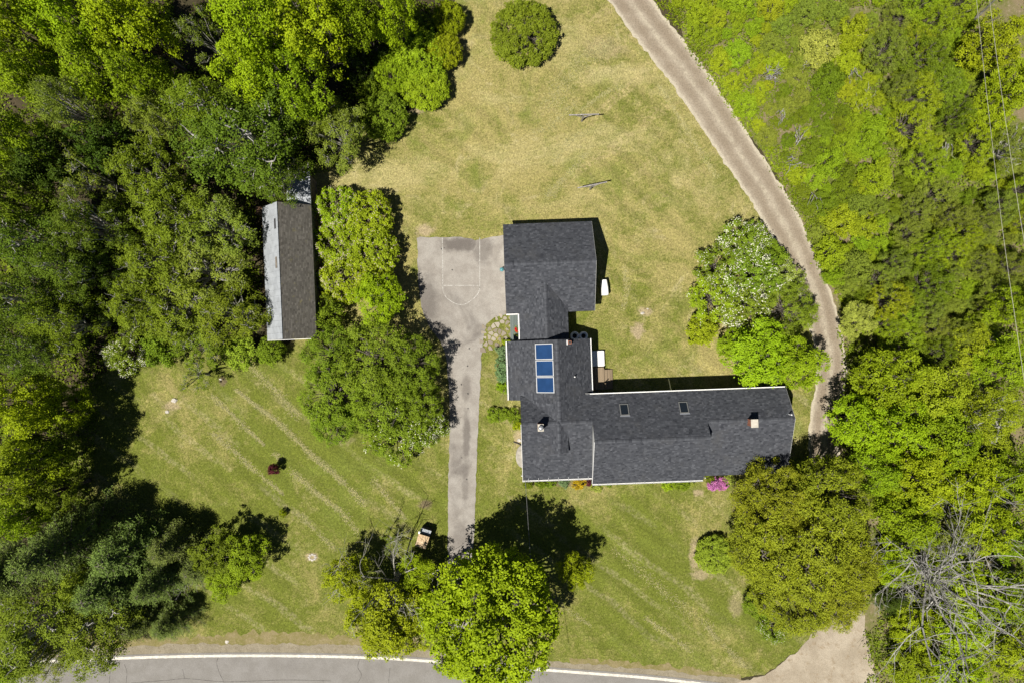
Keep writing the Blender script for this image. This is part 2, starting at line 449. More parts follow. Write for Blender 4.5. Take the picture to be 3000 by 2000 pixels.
class MB:
    """collects simple solids for one mesh"""
    def __init__(s): s.v = []; s.f = []; s.t = []
    def add(s, vs, fs, tone=0.5):
        b = len(s.v)
        s.v += [tuple(p) for p in vs]
        s.f += [[i + b for i in f] for f in fs]
        s.t += [tone] * len(fs)
        return s
    def box(s, x0, x1, y0, y1, z0, z1, tone=0.5):
        vs = [(x0, y0, z0), (x1, y0, z0), (x1, y1, z0), (x0, y1, z0), (x0, y0, z1), (x1, y0, z1), (x1, y1, z1), (x0, y1, z1)]
        return s.add(vs, [(3, 2, 1, 0), (4, 5, 6, 7), (0, 1, 5, 4), (1, 2, 6, 5), (2, 3, 7, 6), (3, 0, 4, 7)], tone)
    def prism(s, poly, z0, z1, tone=0.5):
        n = len(poly)
        zf = z1 if callable(z1) else (lambda x, y: z1)
        zb = z0 if callable(z0) else (lambda x, y: z0)
        area = sum(poly[i][0] * poly[(i + 1) % n][1] - poly[(i + 1) % n][0] * poly[i][1] for i in range(n))
        if area < 0: poly = poly[::-1]
        vs = [(x, y, zb(x, y)) for x, y in poly] + [(x, y, zf(x, y)) for x, y in poly]
        fs = [tuple(range(n - 1, -1, -1)), tuple(range(n, 2 * n))]
        fs += [(i, (i + 1) % n, n + (i + 1) % n, n + i) for i in range(n)]
        return s.add(vs, fs, tone)
    def tube(s, pts, rad, sides=6, tone=0.5, cap=True):
        pts = [np.array(p, float) for p in pts]
        if not hasattr(rad, '__len__'): rad = [rad] * len(pts)
        vs = []; n = len(pts)
        ref = np.array((0.31, 0.2, 0.93))
        for i, p in enumerate(pts):
            d = pts[min(i + 1, n - 1)] - pts[max(i - 1, 0)]
            d /= (np.linalg.norm(d) + 1e-9)
            a = np.cross(d, ref if abs(d @ ref) < 0.93 else np.array((1.0, 0, 0)))
            a /= np.linalg.norm(a); b = np.cross(d, a)
            for k in range(sides):
                an = 2 * pi * k / sides
                vs.append(p + rad[i] * (cos(an) * a + sin(an) * b))
        fs = []
        for i in range(n - 1):
            for k in range(sides):
                k2 = (k + 1) % sides
                fs.append((i * sides + k, i * sides + k2, (i + 1) * sides + k2, (i + 1) * sides + k))
        if cap:
            fs.append(tuple(range(sides - 1, -1, -1)))
            fs.append(tuple((n - 1) * sides + k for k in range(sides)))
        return s.add(vs, fs, tone)
    def lathe(s, prof, sides=20, c=(0, 0, 0), tone=0.5):
        vs = []; fs = []; n = len(prof)
        for r, z in prof:
            for k in range(sides):
                an = 2 * pi * k / sides
                vs.append((c[0] + r * cos(an), c[1] + r * sin(an), c[2] + z))
        for i in range(n - 1):
            for k in range(sides):
                k2 = (k + 1) % sides
                fs.append((i * sides + k, i * sides + k2, (i + 1) * sides + k2, (i + 1) * sides + k))
        fs.append(tuple(range(sides - 1, -1, -1)))
        fs.append(tuple((n - 1) * sides + k for k in range(sides)))
        return s.add(vs, fs, tone)
    def build(s, name, mat, parent=None, smooth=False, **kw):
        me = mesh(name, s.v, s.f, mat, s.t, smooth)
        return obj(name, me, parent, **kw)

def bevel(o, w=0.02, seg=2):
    m = o.modifiers.new('bevel', 'BEVEL'); m.width = w; m.segments = seg; m.limit_method = 'ANGLE'
    return o

# value noise for outlines and scattering
_NG = RNG.random((256, 256))
def vnoise(x, y):
    x = np.asarray(x, float); y = np.asarray(y, float)
    xi = np.floor(x).astype(int); yi = np.floor(y).astype(int)
    fx = x - xi; fy = y - yi
    fx = fx * fx * (3 - 2 * fx); fy = fy * fy * (3 - 2 * fy)
    n = lambda a, b: _NG[a % 256, b % 256]
    return (n(xi, yi) * (1 - fx) + n(xi + 1, yi) * fx) * (1 - fy) + (n(xi, yi + 1) * (1 - fx) + n(xi + 1, yi + 1) * fx) * fy

def spline(pts, step=0.5, closed=False):
    P = [np.array(p, float) for p in pts]; n = len(P); out = []
    rng_ = range(n if closed else n - 1)
    for i in rng_:
        if closed: p0, p1, p2, p3 = P[i - 1], P[i], P[(i + 1) % n], P[(i + 2) % n]
        else: p0, p1, p2, p3 = P[max(i - 1, 0)], P[i], P[i + 1], P[min(i + 2, n - 1)]
        m = max(1, int(np.linalg.norm(p2 - p1) / step))
        for k in range(m):
            t = k / m
            out.append(0.5 * ((2 * p1) + (p2 - p0) * t + (2 * p0 - 5 * p1 + 4 * p2 - p3) * t * t + (3 * p1 - p0 - 3 * p2 + p3) * t ** 3))
    if not closed: out.append(P[-1])
    return np.array(out)

def sheet(name, pts, z, mat, jitter=0.12, step=0.35, smooth_line=True, freq=1.3):
    """a flat sheet with a ragged outline"""
    if smooth_line: q = spline(pts, step, True)
    else:
        q = []
        for a, b in zip(pts, pts[1:] + pts[:1]):
            a = np.array(a, float); b = np.array(b, float); m = max(1, int(np.linalg.norm(b - a) / step))
            q += [a + (b - a) * k / m for k in range(m)]
        q = np.array(q)
    d = np.roll(q, -1, 0) - np.roll(q, 1, 0)
    nn = np.stack([-d[:, 1], d[:, 0]], 1); nn /= (np.linalg.norm(nn, axis=1)[:, None] + 1e-9)
    off = (vnoise(q[:, 0] * freq + 31, q[:, 1] * freq + 7) - 0.5) * 2 + (vnoise(q[:, 0] * freq * 3.1, q[:, 1] * freq * 3.1 + 50) - 0.5) * 1.2
    q = q + nn * (off * jitter)[:, None]
    area = np.sum(q[:, 0] * np.roll(q[:, 1], -1) - np.roll(q[:, 0], -1) * q[:, 1])
    if area < 0: q = q[::-1]
    me = mesh(name, [(x, y, z) for x, y in q], [list(range(len(q)))], mat)
    return tag(obj(name, me), kind='structure')

def ribbon(name, pts, widths, z, mat, jitter=0.1, cols=9, step=0.4, freq=1.2):
    c = spline(pts, step)
    w = np.interp(np.linspace(0, 1, len(c)), np.linspace(0, 1, len(widths)), widths)
    d = np.gradient(c, axis=0); d /= np.linalg.norm(d, axis=1)[:, None]
    nn = np.stack([d[:, 1], -d[:, 0]], 1)
    ln = np.concatenate([[0], np.cumsum(np.linalg.norm(np.diff(c, axis=0), axis=1))])
    V = []; F = []; A = []; B = []
    for i in range(len(c)):
        for k in range(cols):
            t = -1 + 2 * k / (cols - 1)
            j = 0
            if abs(t) > 0.99:
                j = ((vnoise(ln[i] * freq, 3 + 9 * t) - 0.5) * 2 + (vnoise(ln[i] * freq * 3.3, 13 + 9 * t) - 0.5)) * jitter * t
            p = c[i] + nn[i] * (t * w[i] / 2 + j)
            V.append((p[0], p[1], z)); A.append(t); B.append(ln[i])
    for i in range(len(c) - 1):
        for k in range(cols - 1):
            a = i * cols + k
            F.append((a, a + 1, a + cols + 1, a + cols))
    me = mesh(name, V, F, mat, point_attrs={'across': A, 'along': B})
    return tag(obj(name, me), kind='structure')

def inside(poly, x, y):
    x = np.asarray(x); y = np.asarray(y)
    r = np.zeros(x.shape, bool); n = len(poly)
    for i in range(n):
        x0, y0 = poly[i]; x1, y1 = poly[(i + 1) % n]
        if y0 == y1: continue
        c = ((y0 > y) != (y1 > y)) & (x < (x1 - x0) * (y - y0) / (y1 - y0) + x0)
        r ^= c
    return r

# ================================================================== THE SETTING
tag(obj('ground', mesh('ground', [(-260, -260, 0), (260, -260, 0), (260, 260, 0), (-260, 260, 0)], [(0, 1, 2, 3)], M['litter'])), kind='structure')

LAWN = [v(*p) for p in [(1040, -60), (1000, -420), (1150, -430), (1290, -200), (1420, -60), (1470, 80), (1530, 150), (1590, 240), (1650, 310), (1690, 390), (1740, 470), (1800, 540),
        (1850, 620), (1890, 700), (1905, 800), (1890, 900), (1880, 1000), (1880, 1150), (1895, 1330), (1885, 1425), (1862, 1465), (1815, 1505),
        (1745, 1548), (1650, 1553), (1500, 1538), (1310, 1524), (1100, 1504), (950, 1492), (800, 1489), (500, 1488), (380, 1482), (330, 1440),
        (300, 1330), (190, 1210), (150, 1050), (190, 900), (290, 830), (420, 805), (560, 815), (650, 800), (690, 700), (690, 420),
        (780, 370), (830, 300), (920, 270), (1010, 170), (1030, 60)]]
sheet('lawn', LAWN, 0.012, M['lawn'], 0.18, 0.35)

SCRUB = [v(*p) for p in [(1500, -80), (1330, -300), (2700, -300), (2700, 1750), (1985, 1700), (1985, 1400), (1950, 1200), (1930, 1000), (1935, 860), (1925, 760), (1890, 640),
         (1840, 510), (1770, 380), (1680, 260), (1590, 130)]]
sheet('scrub_ground', SCRUB, 0.008, M['scrub_soil'], 0.2, 0.5)

TRACK = [v(*p) for p in [(1120, -470), (1260, -265), (1395, -70), (1443, -5), (1502, 75), (1573, 165), (1640, 262), (1703, 360), (1757, 440), (1806, 525), (1848, 615), (1882, 705), (1903, 790),
         (1908, 870), (1897, 960), (1893, 1060), (1905, 1180), (1920, 1300), (1928, 1420), (1925, 1520), (1915, 1640)]]
ribbon('gravel_track', TRACK, [3.7, 3.7, 3.65, 3.6, 3.55, 3.5, 3.3, 3.1, 3.0, 3.0, 3.0, 3.2, 3.4], 0.026, M['track'], 0.13, freq=2.2)

APRON = [v(*p) for p in [(1880, 1400), (1868, 1440), (1850, 1474), (1808, 1512), (1745, 1552), (1600, 1590), (1600, 1640), (2060, 1640), (2018, 1570), (2004, 1515), (1990, 1450), (1978, 1400)]]
sheet('gravel_apron', APRON, 0.030, M['apron'], 0.15, 0.35)

ROAD_TOP = [(-300, 1540), (0, 1517), (200, 1506), (400, 1499), (600, 1497), (800, 1500), (950, 1507), (1310, 1534), (1500, 1549), (1700, 1572), (1900, 1600), (2400, 1690)]
SHOULDER = [v(x, y - (20 if x < 1000 else 13)) for x, y in ROAD_TOP] + [v(x, y + 30) for x, y in ROAD_TOP[::-1]]
sheet('road_shoulder', SHOULDER, 0.020, M['shoulder'], 0.16, 0.35, False)
M['verge'] = soil_material('dry_verge', (0.15, 0.135, 0.045), (0.20, 0.165, 0.085), (0.26, 0.215, 0.125), 0.9, 4.0)
sheet('grass_verge', [v(x, y - 42 + 8 * sin(x * 0.05)) for x, y in ROAD_TOP[2:7]] + [v(x, y - 12) for x, y in ROAD_TOP[2:7][::-1]], 0.016, M['verge'], 0.35, 0.2, False, 1.7)
sheet('grass_verge', [v(x, y - 24 + 4 * sin(x * 0.05)) for x, y in ROAD_TOP[7:10]] + [v(x, y - 8) for x, y in ROAD_TOP[7:10][::-1]], 0.016, M['verge'], 0.25, 0.2, False, 1.7)
_rt = spline([v(*p) for p in ROAD_TOP], 1.0)
_rb = _rt + np.array((0, -8.4))
road = tag(obj('road', mesh('road', [(x, y, 0.034) for x, y in _rt] + [(x, y, 0.034) for x, y in _rb[::-1]],
                            [list(range(2 * len(_rt)))[::-1]], M['road'])), kind='structure')
def strip(name, pts, width, z, mat, parent=None, step=0.3, jit=0.0):
    c = spline(pts, step); d = np.gradient(c, axis=0); d /= (np.linalg.norm(d, axis=1)[:, None] + 1e-9)
    nn = np.stack([-d[:, 1], d[:, 0]], 1)
    w = width / 2 * (1 + jit * (RNG.random(len(c))[:, None] - 0.5) * 2)
    a = c + nn * w; b = c - nn * w
    V = [(x, y, z) for x, y in a] + [(x, y, z) for x, y in b]; n = len(c)
    F = [(n + i, n + i + 1, i + 1, i) for i in range(n - 1)]
    return obj(name, mesh(name, V, F, mat), parent)
strip('edge_line', [v(x, y + 7.5) for x, y in ROAD_TOP], 0.25, 0.040, M['road_paint'], road, 0.25, 0.12)
for pts in ([(253, 1509), (254, 1530), (252, 1568), (253, 1600)], [(280, 1511), (270, 1522), (256, 1529)], [(505, 1503), (498, 1520), (505, 1545), (515, 1568), (512, 1600)],
            [(828, 1508), (822, 1530), (830, 1550), (815, 1580), (818, 1600)], [(300, 1567), (380, 1561), (430, 1557), (520, 1564), (650, 1560), (760, 1562)],
            [(420, 1535), (424, 1556)], [(896, 1531), (893, 1568), (896, 1600)], [(286, 1524), (292, 1545), (288, 1580)]):
    strip('crack', [v(*p) for p in pts], 0.035, 0.039, M['crack'], road, 0.15, 0.6)

DRIVE = [v(*p) for p in [(958, 548), (965, 545), (1060, 545), (1083, 548), (1092, 553), (1105, 549), (1155, 541), (1200, 545), (1200, 700), (1163, 722), (1135, 729), (1117, 745),
         (1110, 775), (1105, 820), (1103, 880), (1099, 960), (1094, 1080), (1090, 1200), (1086, 1300), (1083, 1400), (1088, 1480), (1110, 1530), (1010, 1525), (1026, 1480),
         (1028, 1400), (1028, 1270), (1030, 1100), (1033, 980), (1031, 890), (1024, 810), (1005, 775), (985, 750), (967, 705), (961, 640)]]
drive = sheet('driveway', DRIVE, 0.046, M['drive'], 0.055, 0.22, False, 2.0)
for pts in ([(1016, 546), (1017, 600), (1017, 655)], [(1102, 546), (1102, 600), (1102, 662)], [(1017, 656), (1060, 656), (1102, 656)],
            [(1017, 655), (1018, 668), (1023, 680), (1030, 688), (1045, 697), (1060, 700), (1072, 697), (1090, 684), (1099, 672), (1102, 660)]):
    strip('court_line', [v(*p) for p in pts], 0.06, 0.051, M['paint'], drive, 0.2, 0.35)
for (px, py, r) in [(1014, 572, 2), (1020, 570, 1.6), (1039, 620, 2), (1078, 800, 2), (1352, 0, 0), (1074, 840, 2), (1060, 882, 2.2), (1075, 903, 2.5), (1072, 1100, 2), (1060, 1050, 1.6), (1075, 937, 1.8)]:
    if r:
        x, y = v(px, py)
        poly = [(x + r / 23.5 * (0.8 + 0.4 * random.random()) * cos(a), y + r / 23.5 * (0.7 + 0.5 * random.random()) * sin(a)) for a in np.linspace(0, 2 * pi, 9)[:-1]]
        obj('oil_spot', mesh('oil_spot', [(a, b, 0.050) for a, b in poly], [list(range(8))], M['crack']), drive)

# ================================================================== LEAVES AND TREES
def kites(C, Nrm, L, W, rng):
    """one kite-shaped leaf per row: centre, normal, length, width"""
    n = len(C)
    Nrm = Nrm / (np.linalg.norm(Nrm, axis=1)[:, None] + 1e-9)
    r = rng.normal(size=(n, 3))
    a = np.cross(Nrm, r); a /= (np.linalg.norm(a, axis=1)[:, None] + 1e-9)
    b = np.cross(Nrm, a)
    L = np.broadcast_to(L, (n,))[:, None]; W = np.broadcast_to(W, (n,))[:, None]
    V = np.empty((n, 4, 3))
    V[:, 0] = C - a * L * 0.5
    V[:, 1] = C + b * W * 0.5 - a * L * 0.05
    V[:, 2] = C + a * L * 0.5 - Nrm * L * 0.12
    V[:, 3] = C - b * W * 0.5 - a * L * 0.05
    return V.reshape(-1, 3)

def leaf_mesh(name, C, Nrm, L, W, tone, mat, rng):
    V = kites(C, Nrm, L, W, rng)
    F = np.arange(len(V)).reshape(-1, 4)
    return mesh(name, V, F, mat, np.clip(tone, 0, 1))

def sphere_dirs(n, rng, zmin=-0.35):
    z = rng.uniform(zmin, 1.0, n); a = rng.uniform(0, 2 * pi, n); r = np.sqrt(1 - z * z)
    return np.stack([r * np.cos(a), r * np.sin(a), z], 1)

def branch_line(p0, p1, rng, wob=0.12, n=5):
    p0 = np.array(p0, float); p1 = np.array(p1, float); L = np.linalg.norm(p1 - p0)
    return [p0 + (p1 - p0) * t + rng.normal(size=3) * wob * L * 0.5 * (t * (1 - t)) * 2 for t in np.linspace(0, 1, n)]

def lobed_tree(name, seed, R, H, base, nl, lobe, clump, per, leaf, cover=1.2, up=0.55, mat='leaf', bark='bark', flower=0.0, fmat='petal', aspect=0.62, flat=0.45, twigs=0, shell=0.35):
    """crown of rounded lobes, each carrying many leaf sprays; trunk with limbs to the lobes"""
    rng = np.random.default_rng(seed)
    zc = (base + H) / 2; hz = (H - base) / 2
    lobes = []
    for i in range(nl):
        for _ in range(30):
            d = sphere_dirs(1, rng, -0.55)[0]
            rr = rng.uniform(shell, 1.0) ** 0.6
            lr = lobe * R * rng.uniform(0.62, 1.35)
            c = np.array((d[0] * rr * (R - lr * 0.85), d[1] * rr * (R - lr * 0.85), zc + d[2] * rr * max(0.2, hz - lr * 0.7)))
            if all(np.linalg.norm(c - q[0]) > 0.55 * (lr + q[1]) for q in lobes) or _ > 24: break
        lobes.append((c, lr))
    lobes.append((np.array((0, 0, H - lobe * R * 0.9)), lobe * R))
    CC = []; NN = []; TT = []
    for c, lr in lobes:
        n = max(8, int(4 * pi * lr * lr * 0.72 * cover / (pi * clump * clump)))
        d = sphere_dirs(n, rng, -0.45)
        p = c + d * (lr * rng.uniform(0.52, 1.12, n))[:, None] * np.array((1, 1, 0.88))
        keep = np.ones(n, bool)
        for c2, l2 in lobes:
            if c2 is c: continue
            keep &= np.linalg.norm(p - c2, axis=1) > l2 * 0.70
        p = p[keep]; d = d[keep]
        CC.append(p); NN.append(d); TT.append(rng.uniform(0.25, 0.75) * 0.4 + rng.random(len(p)) * 0.6)
    CC = np.concatenate(CC); NN = np.concatenate(NN); TT = np.concatenate(TT)
    n = len(CC)
    idx = np.repeat(np.arange(n), per)
    rad = clump * rng.uniform(0.7, 1.25, n)
    o = rng.normal(size=(len(idx), 3)) * 0.55
    o -= NN[idx] * ((o * NN[idx]).sum(1) * (1 - flat))[:, None]
    C = CC[idx] + o * rad[idx][:, None]
    C[:, 2] -= 0.22 * (o[:, 0] ** 2 + o[:, 1] ** 2) * rad[idx]
    nrm = NN[idx] * 0.6 + np.array((0, 0, up + 0.25)) + rng.normal(size=C.shape) * 0.42
    L = leaf * rng.uniform(0.7, 1.3, len(C))
    tone = np.clip(TT[idx] * 0.55 + rng.random(len(C)) * 0.45, 0, 1)
    crown = leaf_mesh(name + '_crown', C, nrm, L, L * aspect, tone, M[mat], rng)
    fm = None
    if flower > 0:
        m = int(n * flower * 3)
        j = rng.integers(0, n, m)
        j = j[(NN[j, 2] > -0.1) & (vnoise(CC[j, 0] * 1.3 + seed, CC[j, 1] * 1.3) + 0.35 * rng.random(len(j)) > 0.50)]
        jj = np.repeat(j, 3)
        Cf = CC[jj] + NN[jj] * clump * 0.45 + rng.normal(size=(len(jj), 3)) * clump * 0.50
        fm = leaf_mesh(name + '_blossom', Cf, NN[jj] + np.array((0, 0, 0.8)) + rng.normal(size=Cf.shape) * 0.4, leaf * 0.66 * rng.uniform(0.6, 1.2, len(jj)), leaf * 0.52, rng.random(len(jj)), M[fmat], rng)
    mb = MB()
    tr = max(0.05, 0.026 * H)
    fork = base * 0.8 + 0.1 * H
    mb.tube([(0, 0, -0.1), (0.02 * H * rng.normal(), 0.02 * H * rng.normal(), fork * 0.5), (0, 0, fork)], [tr * 1.35, tr, tr * 0.8], 7)
    for c, lr in lobes:
        mb.tube(branch_line((0, 0, fork * 0.9), c + np.array((0, 0, lr * 0.3)), rng), np.linspace(tr * 0.55, tr * 0.12, 5), 5, cap=False)
        for _ in range(3 + twigs):
            d = sphere_dirs(1, rng, -0.1)[0]
            e = c + d * lr * (0.8 if not twigs else rng.uniform(0.85, 1.12))
            mb.tube(branch_line(c - np.array((0, 0, lr * 0.2)), e, rng, 0.25), np.linspace(tr * 0.2, tr * 0.05, 5), 4, cap=False)
    trunk = mesh(name + '_trunk', mb.v, mb.f, M[bark])
    return dict(crown=crown, trunk=trunk, blossom=fm, R=R, H=H)

def pine_tree(name, seed, R, H):
    rng = np.random.default_rng(seed)
    CC = []; NN = []; TT = []
    mb = MB()
    tr = 0.022 * H
    mb.tube([(0, 0, -0.1), (0, 0, H * 0.5), (0, 0, H)], [tr * 1.3, tr * 0.8, 0.02], 7)
    z = H * 0.14
    while z < H * 0.985:
        t = (z / H - 0.14) / 0.86
        r = R * (1 - t) ** 0.75 * rng.uniform(0.85, 1.1) + 0.15
        nb = rng.integers(5, 8); a0 = rng.uniform(0, 6.28)
        for k in range(nb):
            a = a0 + 2 * pi * k / nb + rng.normal() * 0.2
            rl = r * rng.uniform(0.7, 1.1)
            tip = np.array((cos(a) * rl, sin(a) * rl, z + rl * rng.uniform(-0.05, 0.22)))
            line = branch_line((0, 0, z), tip, rng, 0.15, 4)
            mb.tube(line, np.linspace(tr * 0.3, 0.012, 4), 4, cap=False)
            m = max(3, int(rl / 0.2))
            for s in np.linspace(0.25, 1.0, m):
                p = np.array((0, 0, z)) + (tip - np.array((0, 0, z))) * s
                side = rng.normal() * 0.30 * rl * (1.1 - s) + rng.normal() * 0.12
                p = p + np.array((-sin(a), cos(a), 0)) * side
                CC.append(p); TT.append(rng.random()); NN.append((cos(a), sin(a), 0.6))
        z += rng.uniform(0.35, 0.6) * (0.55 + 0.6 * (1 - t))
    CC = np.array(CC); NN = np.array(NN); TT = np.array(TT)
    per = 13
    idx = np.repeat(np.arange(len(CC)), per)
    C = CC[idx] + rng.normal(size=(len(idx), 3)) * np.array((0.17, 0.17, 0.10))
    nrm = rng.normal(size=C.shape) * 0.7 + np.array((0, 0, 0.7))
    crown = leaf_mesh(name + '_crown', C, nrm, 0.26, 0.05, TT[idx] * 0.5 + rng.random(len(C)) * 0.5, M['needle'], rng)
    trunk = mesh(name + '_trunk', mb.v, mb.f, M['bark'])
    return dict(crown=crown, trunk=trunk, blossom=None, R=R, H=H)

def dead_tree(name, seed, R, H, stems=7, depth=4, bark='bark_dead'):
    rng = np.random.default_rng(seed)
    mb = MB()
    def grow(p, d, L, r, lev):
        n = 5; pts = [p]; q = p.copy(); dd = d.copy()
        for i in range(n):
            dd = dd + rng.normal(size=3) * 0.13 + np.array((0, 0, 0.03)); dd /= np.linalg.norm(dd)
            q = q + dd * L / n; pts.append(q.copy())
        mb.tube(pts, np.linspace(r, r * 0.45, n + 1), 5 if lev < 2 else 3, cap=False)
        if lev >= depth: return
        for k in range(rng.integers(3, 6)):
            i = rng.integers(1, n + 1)
            e = dd + rng.normal(size=3) * 0.75; e /= np.linalg.norm(e)
            grow(pts[i], e, L * rng.uniform(0.4, 0.68), max(0.011, r * 0.5), lev + 1)
    mb.tube([(0, 0, -0.1), (0.1, 0, H * 0.12), (0, 0.1, H * 0.25)], [0.3, 0.24, 0.2], 8)
    for s in range(stems):
        a = 2 * pi * s / stems + rng.normal() * 0.3
        tilt = rng.uniform(0.15, 1.0)
        d = np.array((cos(a) * tilt, sin(a) * tilt, 1.0)); d /= np.linalg.norm(d)
        grow(np.array((0, 0, H * rng.uniform(0.10, 0.25))), d, H * rng.uniform(0.4, 0.62), 0.085, 1)
    return mesh(name + '_branches', mb.v, mb.f, M[bark])

P = {}
P['maple'] = [lobed_tree('maple_a', 11, 5.0, 11.0, 2.0, 24, 0.27, 0.54, 46, 0.24, 0.76),
              lobed_tree('maple_b', 12, 5.0, 11.5, 2.0, 26, 0.26, 0.54, 46, 0.24, 0.76),
              lobed_tree('maple_c', 13, 4.6, 10.0, 1.8, 22, 0.28, 0.52, 46, 0.23, 0.76)]
P['fine'] = [lobed_tree('birch_a', 21, 4.6, 12.0, 2.5, 32, 0.23, 0.44, 42, 0.16, 0.72, bark='bark_white', flat=0.8),
             lobed_tree('birch_b', 22, 4.4, 11.0, 2.0, 32, 0.23, 0.44, 42, 0.16, 0.72, bark='bark_white', flat=0.8)]
P['locust'] = [lobed_tree('locust_a', 31, 4.4, 9.0, 2.2, 28, 0.22, 0.42, 36, 0.20, 0.66, bark='bark_grey', aspect=0.45, flat=0.5, twigs=1),
               lobed_tree('locust_b', 32, 4.2, 9.5, 2.2, 28, 0.22, 0.42, 36, 0.20, 0.66, bark='bark_grey', aspect=0.45, flat=0.5, twigs=1)]
P['sparse'] = [lobed_tree('ash_a', 35, 4.4, 9.5, 3.0, 12, 0.20, 0.40, 26, 0.20, 0.50, bark='bark_grey', aspect=0.42, flat=0.5, twigs=8)]
P['cedar'] = [lobed_tree('cedar_a', 41, 4.2, 10.0, 0.4, 80, 0.16, 0.25, 26, 0.15, 0.95, mat='needle', aspect=0.42, flat=0.9, up=0.3, shell=0.8),
              lobed_tree('cedar_b', 42, 4.0, 9.5, 0.4, 76, 0.16, 0.25, 26, 0.15, 0.95, mat='needle', aspect=0.42, flat=0.9, up=0.3, shell=0.8)]
P['green'] = [lobed_tree('broad_a', 45, 4.0, 7.0, 0.8, 42, 0.19, 0.36, 34, 0.18, 0.62, aspect=0.5, flat=0.7, shell=0.7),
              lobed_tree('broad_b', 46, 4.0, 7.0, 0.8, 42, 0.19, 0.36, 34, 0.18, 0.62, aspect=0.5, flat=0.7, shell=0.7)]
P['bloom'] = [lobed_tree('bloom_a', 51, 3.0, 4.6, 0.4, 34, 0.20, 0.30, 30, 0.17, 0.66, flower=0.85, aspect=0.5),
              lobed_tree('bloom_b', 52, 2.8, 4.4, 0.4, 32, 0.21, 0.30, 30, 0.17, 0.66, flower=0.35, aspect=0.5)]
P['lilac'] = [lobed_tree('lilac_a', 55, 3.0, 3.8, 0.2, 60, 0.15, 0.26, 28, 0.16, 0.85, flower=0.45, fmat='petal_pale', aspect=0.6, shell=0.8),
              lobed_tree('lilac_b', 56, 2.8, 3.6, 0.2, 56, 0.16, 0.26, 28, 0.16, 0.85, flower=0.20, fmat='petal_pale', aspect=0.6, shell=0.8)]
P['shrub'] = [lobed_tree('shrub_a', 61, 2.0, 2.4, 0.1, 28, 0.22, 0.27, 30, 0.16, 0.62, aspect=0.55),
              lobed_tree('shrub_b', 62, 2.0, 2.2, 0.1, 28, 0.22, 0.27, 30, 0.16, 0.62, aspect=0.55),
              lobed_tree('shrub_c', 63, 1.8, 2.0, 0.1, 22, 0.24, 0.27, 30, 0.17, 0.60, aspect=0.5)]
P['round'] = [lobed_tree('round_a', 67, 3.0, 2.6, 0.1, 90, 0.14, 0.24, 26, 0.15, 0.95, aspect=0.55, shell=0.85),
              lobed_tree('round_b', 68, 2.6, 2.6, 0.1, 80, 0.15, 0.24, 26, 0.15, 0.95, aspect=0.55, shell=0.85)]
P['bigmaple'] = [lobed_tree('great_maple', 69, 6.3, 14.0, 1.6, 60, 0.205, 0.50, 44, 0.24, 0.90, shell=0.55)]
P['tiny'] = [lobed_tree('tiny_a', 65, 0.8, 0.9, 0.05, 14, 0.28, 0.15, 18, 0.12, 0.9, aspect=0.5),
             lobed_tree('tiny_b', 66, 0.8, 0.8, 0.05, 14, 0.28, 0.15, 18, 0.11, 0.9, aspect=0.5)]
P['pine'] = [pine_tree('pine_a', 71, 3.6, 12.0), pine_tree('pine_b', 72, 3.4, 11.0)]

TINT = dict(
    bright=(0.248, 0.342, 0.007), maple=(0.205, 0.288, 0.008), deep=(0.135, 0.184, 0.009), dark=(0.060, 0.098, 0.008),  # dark: shade of the hollows and gaps put into the leaf colour
    olive=(0.158, 0.212, 0.012), greyolive=(0.185, 0.235, 0.026), gold=(0.208, 0.238, 0.012), lime=(0.25, 0.33, 0.025),
    green=(0.165, 0.236, 0.014), lilac=(0.262, 0.345, 0.012), pine=(0.150, 0.205, 0.042), yellow=(0.265, 0.315, 0.008),
    scrub=(0.255, 0.315, 0.012), blue=(0.165, 0.250, 0.105), orange=(0.42, 0.29, 0.012), red=(0.15, 0.035, 0.045), pink=(0.50, 0.18, 0.40), pale=(0.29, 0.335, 0.055),
    vivid=(0.240, 0.345, 0.008), fresh=(0.215, 0.305, 0.012), deepolive=(0.100, 0.150, 0.010), straw=(0.30, 0.285, 0.135), cover=(0.165, 0.225, 0.012), brownish=(0.19, 0.19, 0.045))
OBJNAME = dict(maple='maple_tree', fine='birch_tree', locust='locust_tree', sparse='ash_tree', cedar='cedar_tree', green='broadleaf_tree', bloom='flowering_tree',
               lilac='lilac_bush', shrub='shrub', round='bush', bigmaple='maple_tree', tiny='garden_plant', pine='pine_tree')
CATNAME = dict(lilac='bush', round='bush', shrub='shrub', tiny='plant', bloom='flowering tree')
_cnt = {}
def plant(kind, px, py, r, H, tint, label, group=None, name=None, cat=None, ratio=1.0, rotz=None):
    """px, py, r: centre and radius of the crown on the 2352-wide view; H: height in metres"""
    i = _cnt.get(kind, 0); _cnt[kind] = i + 1
    pr = P[kind][i % len(P[kind])]
    hc = H * (0.62 if kind not in ('pine',) else 0.4)
    x, y = v(px, py, hc)
    rm = r / 23.52 * (1 - hc / CAM_H)
    rz = random.uniform(0, 6.28) if rotz is None else rotz
    s = rm / pr['R']
    e = empty(name or OBJNAME[kind], (x, y, 0.0), rz)
    tag(e, label, cat or CATNAME.get(kind, 'tree'), group)
    sc = (s * ratio, s / ratio, H / pr['H'])
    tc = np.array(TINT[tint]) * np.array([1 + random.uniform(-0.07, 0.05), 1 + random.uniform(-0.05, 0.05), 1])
    c = obj('crown', pr['crown'], e, scale=sc, color=tc)
    obj('trunk', pr['trunk'], e, scale=sc)
    if pr['blossom'] is not None:
        obj('blossom', pr['blossom'], e, scale=sc)
    return e

GF = 'trees of the wood left of the lawn'
